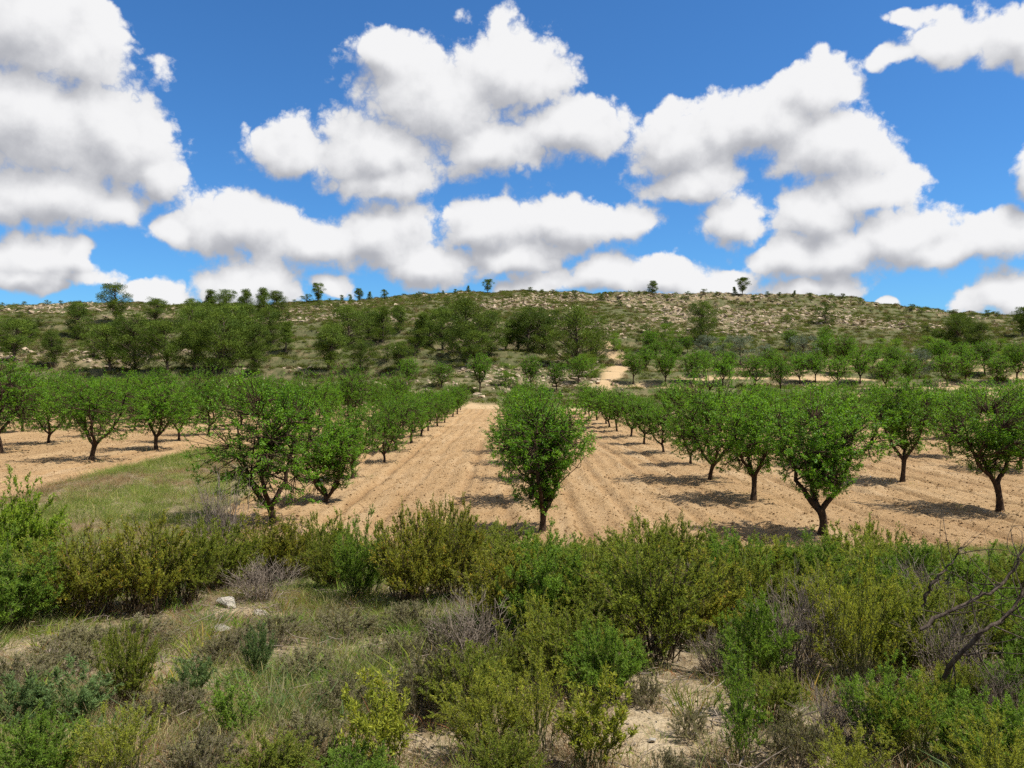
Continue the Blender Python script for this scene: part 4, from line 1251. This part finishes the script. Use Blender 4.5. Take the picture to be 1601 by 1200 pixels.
# bearing px, base py, height px, width px, kind, zone   (zones: E = edge of the ploughed field, M = middle of the bank, N = nearest strip)
FORE = [
    (20, 905, 150, 130, 'bright', 'E'), (70, 960, 112, 170, 'rosemary', 'E'), (10, 985, 130, 170, 'green', 'E'), (140, 968, 135, 150, 'olive', 'E'), (225, 962, 138, 130, 'olive', 'E'),
    (285, 948, 130, 120, 'rosemary', 'E'), (345, 930, 112, 120, 'rosemary', 'E'), (405, 912, 98, 110, 'olive', 'E'), (455, 908, 90, 90, 'olive', 'E'), (512, 900, 98, 80, 'wispy', 'E'),
    (560, 938, 118, 90, 'green', 'E'), (520, 925, 90, 90, 'rosemary', 'E'), (640, 950, 145, 130, 'olive', 'E'), (705, 945, 150, 110, 'olive', 'E'), (690, 890, 100, 50, 'wispy', 'E'), (740, 905, 95, 120, 'rosemary', 'E'),
    (800, 915, 95, 120, 'rosemary', 'E'), (860, 925, 90, 120, 'green', 'E'), (935, 930, 82, 110, 'rosemary', 'E'), (1000, 925, 100, 130, 'rosemary', 'E'), (1075, 915, 98, 120, 'rosemary', 'E'), (1120, 905, 78, 60, 'wispy', 'E'),
    (1150, 935, 95, 120, 'green', 'E'), (1210, 905, 64, 90, 'yellow', 'E'), (1270, 905, 66, 100, 'green', 'E'), (1330, 900, 80, 70, 'wispy', 'E'), (1380, 915, 72, 110, 'rosemary', 'E'), (1440, 930, 78, 100, 'green', 'E'),
    (1495, 935, 76, 100, 'rosemary', 'E'), (1555, 945, 82, 110, 'green', 'E'), (1600, 960, 90, 100, 'rosemary', 'E'), (890, 895, 60, 60, 'wispy', 'E'), (600, 895, 70, 50, 'wispy', 'E'), (470, 885, 60, 50, 'dry', 'E'),
    (350, 890, 130, 100, 'dry', 'E'), (410, 940, 60, 110, 'dry', 'E'), (1085, 945, 70, 70, 'dry', 'E'),
    (790, 990, 140, 150, 'olive', 'M'), (860, 1010, 150, 150, 'green', 'M'), (925, 1005, 140, 150, 'rosemary', 'M'), (1020, 1035, 190, 210, 'rosemary', 'M'), (1090, 1010, 140, 150, 'olive', 'M'), (975, 1000, 125, 110, 'green', 'M'),
    (735, 1050, 110, 150, 'dry', 'M'), (780, 1090, 90, 110, 'rosemary', 'M'), (900, 1085, 130, 150, 'rosemary', 'M'), (950, 1095, 110, 120, 'green', 'M'), (840, 1060, 120, 140, 'yellow', 'M'), (690, 1030, 55, 80, 'thyme', 'M'),
    (1180, 1070, 130, 110, 'green', 'M'), (1245, 1075, 165, 150, 'dry', 'M'), (1180, 985, 130, 130, 'rosemary', 'M'), (1280, 1000, 120, 130, 'rosemary', 'M'), (1340, 1085, 190, 160, 'yellow', 'M'), (1400, 1060, 160, 150, 'rosemary', 'M'),
    (1360, 1000, 120, 130, 'green', 'M'), (1450, 1020, 120, 140, 'rosemary', 'M'), (1520, 1050, 120, 140, 'rosemary', 'M'), (1600, 1060, 90, 100, 'green', 'M'), (1545, 1000, 90, 120, 'green', 'M'), (1480, 1090, 130, 140, 'dry', 'M'),
    (1120, 1060, 70, 90, 'dry', 'M'), (1440, 970, 90, 120, 'dry', 'M'), (640, 985, 40, 90, 'thyme', 'M'), (540, 1000, 40, 110, 'thyme', 'M'), (420, 1010, 40, 120, 'thyme', 'M'), (210, 1010, 38, 120, 'thyme', 'M'), (110, 1020, 36, 110, 'thyme', 'M'), (620, 1050, 55, 110, 'thyme', 'M'), (480, 1065, 45, 100, 'thyme', 'M'),
    (200, 1108, 130, 80, 'rosemary', 'N'), (165, 1085, 100, 40, 'wispy', 'N'), (400, 1065, 90, 50, 'blue', 'N'), (110, 1140, 90, 120, 'blue', 'N'), (30, 1150, 90, 120, 'blue', 'N'), (300, 1100, 70, 70, 'blue', 'N'), (190, 1225, 110, 130, 'yellow', 'N'), (370, 1160, 90, 90, 'weed', 'N'), (260, 1130, 50, 120, 'thyme', 'N'),
    (600, 1225, 150, 130, 'leafy', 'N'), (680, 1130, 110, 120, 'thyme', 'N'), (640, 1110, 60, 120, 'thyme', 'N'), (760, 1200, 130, 150, 'yellow', 'N'), (840, 1185, 150, 150, 'yellow', 'N'), (730, 1130, 110, 130, 'rosemary', 'N'), (920, 1220, 150, 130, 'leafy', 'N'), (780, 1260, 110, 130, 'rosemary', 'N'),
    (1010, 1110, 45, 70, 'thyme', 'N'), (1165, 1210, 150, 80, 'weed', 'N'), (1155, 1120, 100, 60, 'weed', 'N'), (1215, 1130, 80, 90, 'rosemary', 'N'), (1300, 1165, 90, 120, 'dry', 'N'), (1250, 1200, 80, 100, 'thyme', 'N'), (1440, 1200, 120, 140, 'yellow', 'N'), (1380, 1180, 130, 130, 'green', 'N'), (1530, 1205, 105, 130, 'green', 'N'),
    (1595, 1210, 110, 120, 'green', 'N'), (1560, 1270, 130, 150, 'yellow', 'N'), (1340, 1260, 110, 140, 'yellow', 'N'), (1080, 1160, 40, 60, 'thyme', 'N'), (480, 1190, 70, 140, 'thyme', 'N'), (420, 1240, 90, 130, 'rosemary', 'N'), (60, 1240, 110, 140, 'green', 'N'), (310, 1220, 70, 130, 'thyme', 'N'), (540, 1120, 55, 120, 'thyme', 'N'), (550, 1270, 90, 140, 'green', 'N'),
    (1050, 1240, 50, 90, 'thyme', 'N'), (90, 1070, 55, 130, 'thyme', 'N'), (10, 1090, 60, 120, 'thyme', 'N'), (350, 1040, 45, 100, 'thyme', 'N'),
    (495, 905, 100, 45, 'wispy', 'E'), (668, 895, 108, 50, 'wispy', 'E'), (722, 890, 88, 45, 'wispy', 'E'), (1010, 885, 80, 50, 'wispy', 'E'), (1052, 882, 74, 45, 'wispy', 'E'), (1352, 890, 78, 50, 'wispy', 'E'), (1395, 900, 72, 50, 'wispy', 'E'), (1300, 888, 60, 45, 'wispy', 'E'),
    (850, 905, 66, 45, 'wispy', 'E'), (950, 905, 66, 45, 'wispy', 'E'), (785, 895, 72, 45, 'wispy', 'E'), (540, 905, 92, 45, 'wispy', 'E'), (250, 905, 90, 50, 'wispy', 'E'), (1470, 905, 56, 50, 'wispy', 'E'), (1475, 1115, 70, 90, 'yellow', 'M'), (1520, 1110, 70, 80, 'rosemary', 'M'), (1560, 1120, 70, 80, 'dry', 'M'), (1590, 1110, 80, 90, 'green', 'M'), (1490, 1130, 60, 70, 'green', 'M'),
]
ZN = {'E': 'along the ploughed edge', 'M': 'on the middle bank', 'N': 'near the bottom edge'}
rngf = np.random.default_rng(2024)
seen = {}
for px, py, hp, wp, kd, zn in sorted(FORE):
    if py > 1195:                    # base just below the frame
        x, y, z = hit(px, py, 1.5)
    else:
        x, y, z = hit(px, py)
    nm, phrase, cat, grp = KIND[kd]
    seen[(kd, zn)] = seen.get((kd, zn), 0) + 1
    r = seen[(kd, zn)]
    vs_ = SH[kd]
    var = vs_[rngf.integers(0, len(vs_))]
    natw = {'rosemary': 1.15, 'olive': 1.1, 'green': 1.1, 'yellow': 1.25, 'wispy': .85, 'bright': 1.1, 'blue': 1.0, 'weed': .75, 'leafy': .9, 'dry': 1.35, 'thyme': 2.0}[kd]
    sz = hp / FPX * y * 1.05
    sx = wp / FPX * y / natw * 1.15
    if kd == 'bright': lab = 'bright green juniper bush at the left edge beside the grassy strip'
    else: lab = '%s, %s such from the left %s' % (phrase, ORD[r], ZN[zn])
    thing(nm, var, (x, y, z), rngf.uniform(0, 6.28), (sx, sx, sz), lab, cat, grp, (rngf.normal() * .05, rngf.normal() * .05))

# ------------------------------------------------------------------ fallen dead pine branches on the right
def dead_branch(name, label, main, r0, seed, ntw):
    rng = np.random.default_rng(seed)
    g, tw = Geo(), Geo()
    P = np.array(main)
    t = np.linspace(0, 1, len(P)); ts = np.linspace(0, 1, 22)
    Q = np.stack([np.interp(ts, t, P[:, i]) for i in range(3)], 1)
    Q[1:-1] = (Q[:-2] + Q[1:-1] * 2 + Q[2:]) / 4
    Q[1:-1] += rng.normal(size=(20, 3)) * .006
    tubes(g, Q[None], (np.linspace(r0, r0 * .35, 22) * rng.uniform(.85, 1.2, 22))[None], 8, tint=np.array([.5]))
    k = rng.integers(3, 21, ntw)
    a = Q[k]
    d = unit(rng.normal(size=(ntw, 3)) + unit(Q[-1] - Q[0]) * .8)
    b = a + d * rng.uniform(.15, .55, (ntw, 1))
    tubes(tw, curve_pts(a, b, rng.normal(size=a.shape) * .08, 6), np.linspace(r0 * .30, r0 * .06, 6)[None].repeat(ntw, 0), 4)
    o0 = Vector(main[0])
    e = link(bpy.data.objects.new(name, None)); e.location = o0
    for pn, gg in (('limb', g), ('twigs', tw)):
        gg.v = [v - np.array(main[0], np.float32) for v in gg.v]
        part(pn, gg.mesh(name + '_' + pn, MAT['deadwood'], True), e)
    tag(e, label, 'branch', 'dead branches in the shrubs')


def at(px, py, y):
    return ((px - CX) / FPX * y, y, EYE + (HOR - py) / FPX * y)


dead_branch('dead_branch', 'thick dark dead branch rising to the right edge out of the shrubs, lower one', [at(1478, 1062, 4.5), at(1502, 1024, 4.4), at(1540, 988, 4.35), at(1575, 962, 4.4), at(1600, 930, 4.4), at(1625, 890, 4.45)], .015, 1, 22)
dead_branch('dead_branch', 'dark crooked dead branch reaching the right edge, upper one with side twigs', [at(1440, 985, 4.9), at(1485, 958, 4.9), at(1520, 940, 4.9), at(1555, 925, 4.95), at(1582, 900, 5.0), at(1600, 868, 5.0), at(1615, 840, 5.0)], .014, 2, 24)
dead_branch('dead_branch', 'short curved dead branch standing up against the bare soil', [at(1443, 950, 5.6), at(1455, 915, 5.6), at(1475, 897, 5.6), at(1493, 878, 5.6), at(1505, 855, 5.6)], .012, 3, 10)

# ------------------------------------------------------------------ pale stones of the bank
BST = [rock_mesh('bank_stone_%d' % i, 700 + i, MAT['stone'], 18, [(1, .8, .5), (1.2, .8, .55), (1, .9, .45)][i % 3]) for i in range(5)]
for px, py, wp, lab in [
    (355, 948, 44, 'broad pale limestone slab lying under the dry twigs'), (406, 962, 26, 'small upright pale stone beside the broad slab'), (344, 990, 38, 'long flat white stone in the grass below the slab'),
    (587, 944, 26, 'white stone at the foot of the olive-brown shrubs'), (432, 982, 20, 'little tan stone between the pale stones'), (135, 988, 14, 'grey stone half sunk beside the left shrubs'),
    (1062, 1108, 16, 'pale stone on the bare soil patch, upper one'), (1020, 1165, 20, 'pale stone on the bare soil patch, lower one'), (1290, 1195, 16, 'white pebble below the twiggy shrub at the bottom edge')]:
    x, y, z = hit(px, py)
    s = wp / FPX * y
    o = link(bpy.data.objects.new('pale_stone', BST[rngf.integers(0, 5)]))
    o.location = (x, y, z + s * .12); o.scale = (s * 1.15, s, s * .6)
    o.rotation_euler = (rngf.normal() * .15, rngf.normal() * .15, rngf.uniform(0, 6.28))
    tag(o, lab, 'stone', 'pale stones of the bank')

# ------------------------------------------------------------------ grass, litter and gravel of the bank
def tuft(name, seed, mat, n, h, spread, W=.006, bend=.8):
    rng = np.random.default_rng(seed)
    g = Geo()
    az = rng.random(n) * 6.283
    q = np.sqrt(rng.random(n)) * spread
    p = np.stack([np.cos(az) * q, np.sin(az) * q, np.full(n, -.02)], 1)
    d = np.stack([np.cos(az) * q / spread * .5, np.sin(az) * q / spread * .5, np.ones(n)], 1) + rng.normal(size=(n, 3)) * .22
    blades(g, p, d, h * rng.uniform(.4, 1.1, n), W * rng.uniform(.6, 1.2, n), rng, bend)
    return g.mesh(name, mat)


GT = [tuft('grass_tuft_%d' % i, 800 + i, MAT['grass'], 50, .24, .13, .0042) for i in range(4)]
DT = [tuft('straw_tuft_%d' % i, 810 + i, MAT['straw'], 42, .22, .13, .0036, 1.0) for i in range(4)]


def bank_pts(n, dens, ymin=2.0, ymax=17.5):
    x = rngh.uniform(-14, 14, n * 5); y = ymin + (ymax - ymin) * rngh.random(n * 5) ** 1.25
    ok = (np.abs(x) < y * .70 + .5) & (rngh.random(n * 5) < dens(x, y))
    x, y = x[ok][:n], y[ok][:n]
    return x, y, ground_z(x, y)


def green_d(x, y): return (.15 + .85 * sstep(.40, .60, fbm(x * .8, y * .8, 3, 141))) * (1 - .78 * bare_patches(x, y)) * (1 - field_mask(x, y))
def dry_d(x, y): return (.15 + .85 * sstep(.42, .62, fbm(x * .7, y * .7, 3, 151))) * (1 - .88 * bare_patches(x, y)) * (1 - field_mask(x, y))


x, y, z = bank_pts(10000, green_d)
scatter('bank_grass', GT, *scat_args(x, y, z, .40, .95, 4, .12, (.5, 1.0)), 'short green and greyish grass growing on the near bank')
x, y, z = bank_pts(9500, dry_d)
scatter('dry_bank_grass', DT, *scat_args(x, y, z, .4, .95, 4, .2, (.5, 1.0)), 'straw-coloured and rusty dry grass between the shrubs of the bank')
# grassy strip between the parcels
n = 7000
xx = rngh.uniform(-16, -7, n); yy = rngh.uniform(16.5, 43, n)
ok = rngh.random(n) < grass_strip(xx, yy)
xx, yy = xx[ok], yy[ok]
a = scat_args(xx, yy, height(xx, yy), .5, 1.7, 8, .15, (.35, 1.1))
dry = fbm(xx * .35, yy * .35, 3, 161) + rngh.normal(size=len(xx)) * .08 > .56
a[3][:] = np.where(dry, 4 + a[3] % 4, a[3] % 4)
scatter('strip_grass', GT + DT, *a, 'tall green grass on the unploughed strip between the parcels')
# sparse weeds on the soil around the trunks and along the far end of the field
pts = []
for tx, ty in tree_spots:
    for _ in range(7 if ty < 60 else 3):
        pts.append((tx + rngh.normal() * .5, ty + rngh.normal() * .6))
for _ in range(500):
    pts.append((rngh.uniform(-40, 40), 93 + rngh.normal() * 2.5))
for _ in range(420):
    q = rngh.uniform(-12, 14)
    pts.append((q, 15.8 + rngh.normal() * .9))
pts = np.array(pts)
a = scat_args(pts[:, 0], pts[:, 1], height(pts[:, 0], pts[:, 1], False) + .01, .4, 1.1, 8, .15)
scatter('orchard_weeds', GT + DT, *a, 'sparse weeds and grass tufts around the almond trunks')
GV = [rock_mesh('gravel_%d' % i, 720 + i, MAT['gravel'], 10, (1, .8, .6)) for i in range(4)]
x, y, z = bank_pts(9000, lambda x, y: .10 + .9 * bare_patches(x, y), 2.0, 11)
scatter('bank_gravel', GV, *scat_args(x, y, z, .008, .05, 4, .6), 'pale gravel and small stones on the bare patches of the bank')
# dead twig litter
tw = Geo()
TWG = []
for i in range(4):
    rng = np.random.default_rng(880 + i)
    g = Geo()
    n = 16
    a0 = rng.normal(size=(n, 3)) * np.array([.12, .12, .012]) + np.array([0, 0, .02])
    b0 = a0 + rng.normal(size=(n, 3)) * np.array([.09, .09, .02])
    tubes(g, curve_pts(a0, b0, rng.normal(size=a0.shape) * .02, 4), np.linspace(.004, .0015, 4)[None].repeat(n, 0), 3)
    TWG.append(g.mesh('twig_litter_%d' % i, MAT['drytwig']))
x, y, z = bank_pts(1500, lambda x, y: .25 + .75 * sstep(.45, .6, fbm(x * .9, y * .9, 2, 171)) * (1 - bare_patches(x, y)), 2.0, 14)
scatter('twig_litter', TWG, *scat_args(x, y, z, .6, 1.3, 4, .1), 'grey dead twigs littering the ground of the bank')
# extra ground cover cushions too small to count
x, y, z = bank_pts(900, lambda x, y: green_d(x, y) * .8, 2.0, 16)
low = [m for v in SH['thyme'] for _, m in v]
LOW = [tuft('low_herb_%d' % i, 890 + i, MAT[['greyleaf', 'rosemary', 'bluegreen', 'greenshrub'][i]], 90, .20, .16, .007, .9) for i in range(4)]
scatter('low_herbs', LOW, *scat_args(x, y, z, .6, 1.3, 4, .1), 'low grey-green herbs carpeting the near bank')
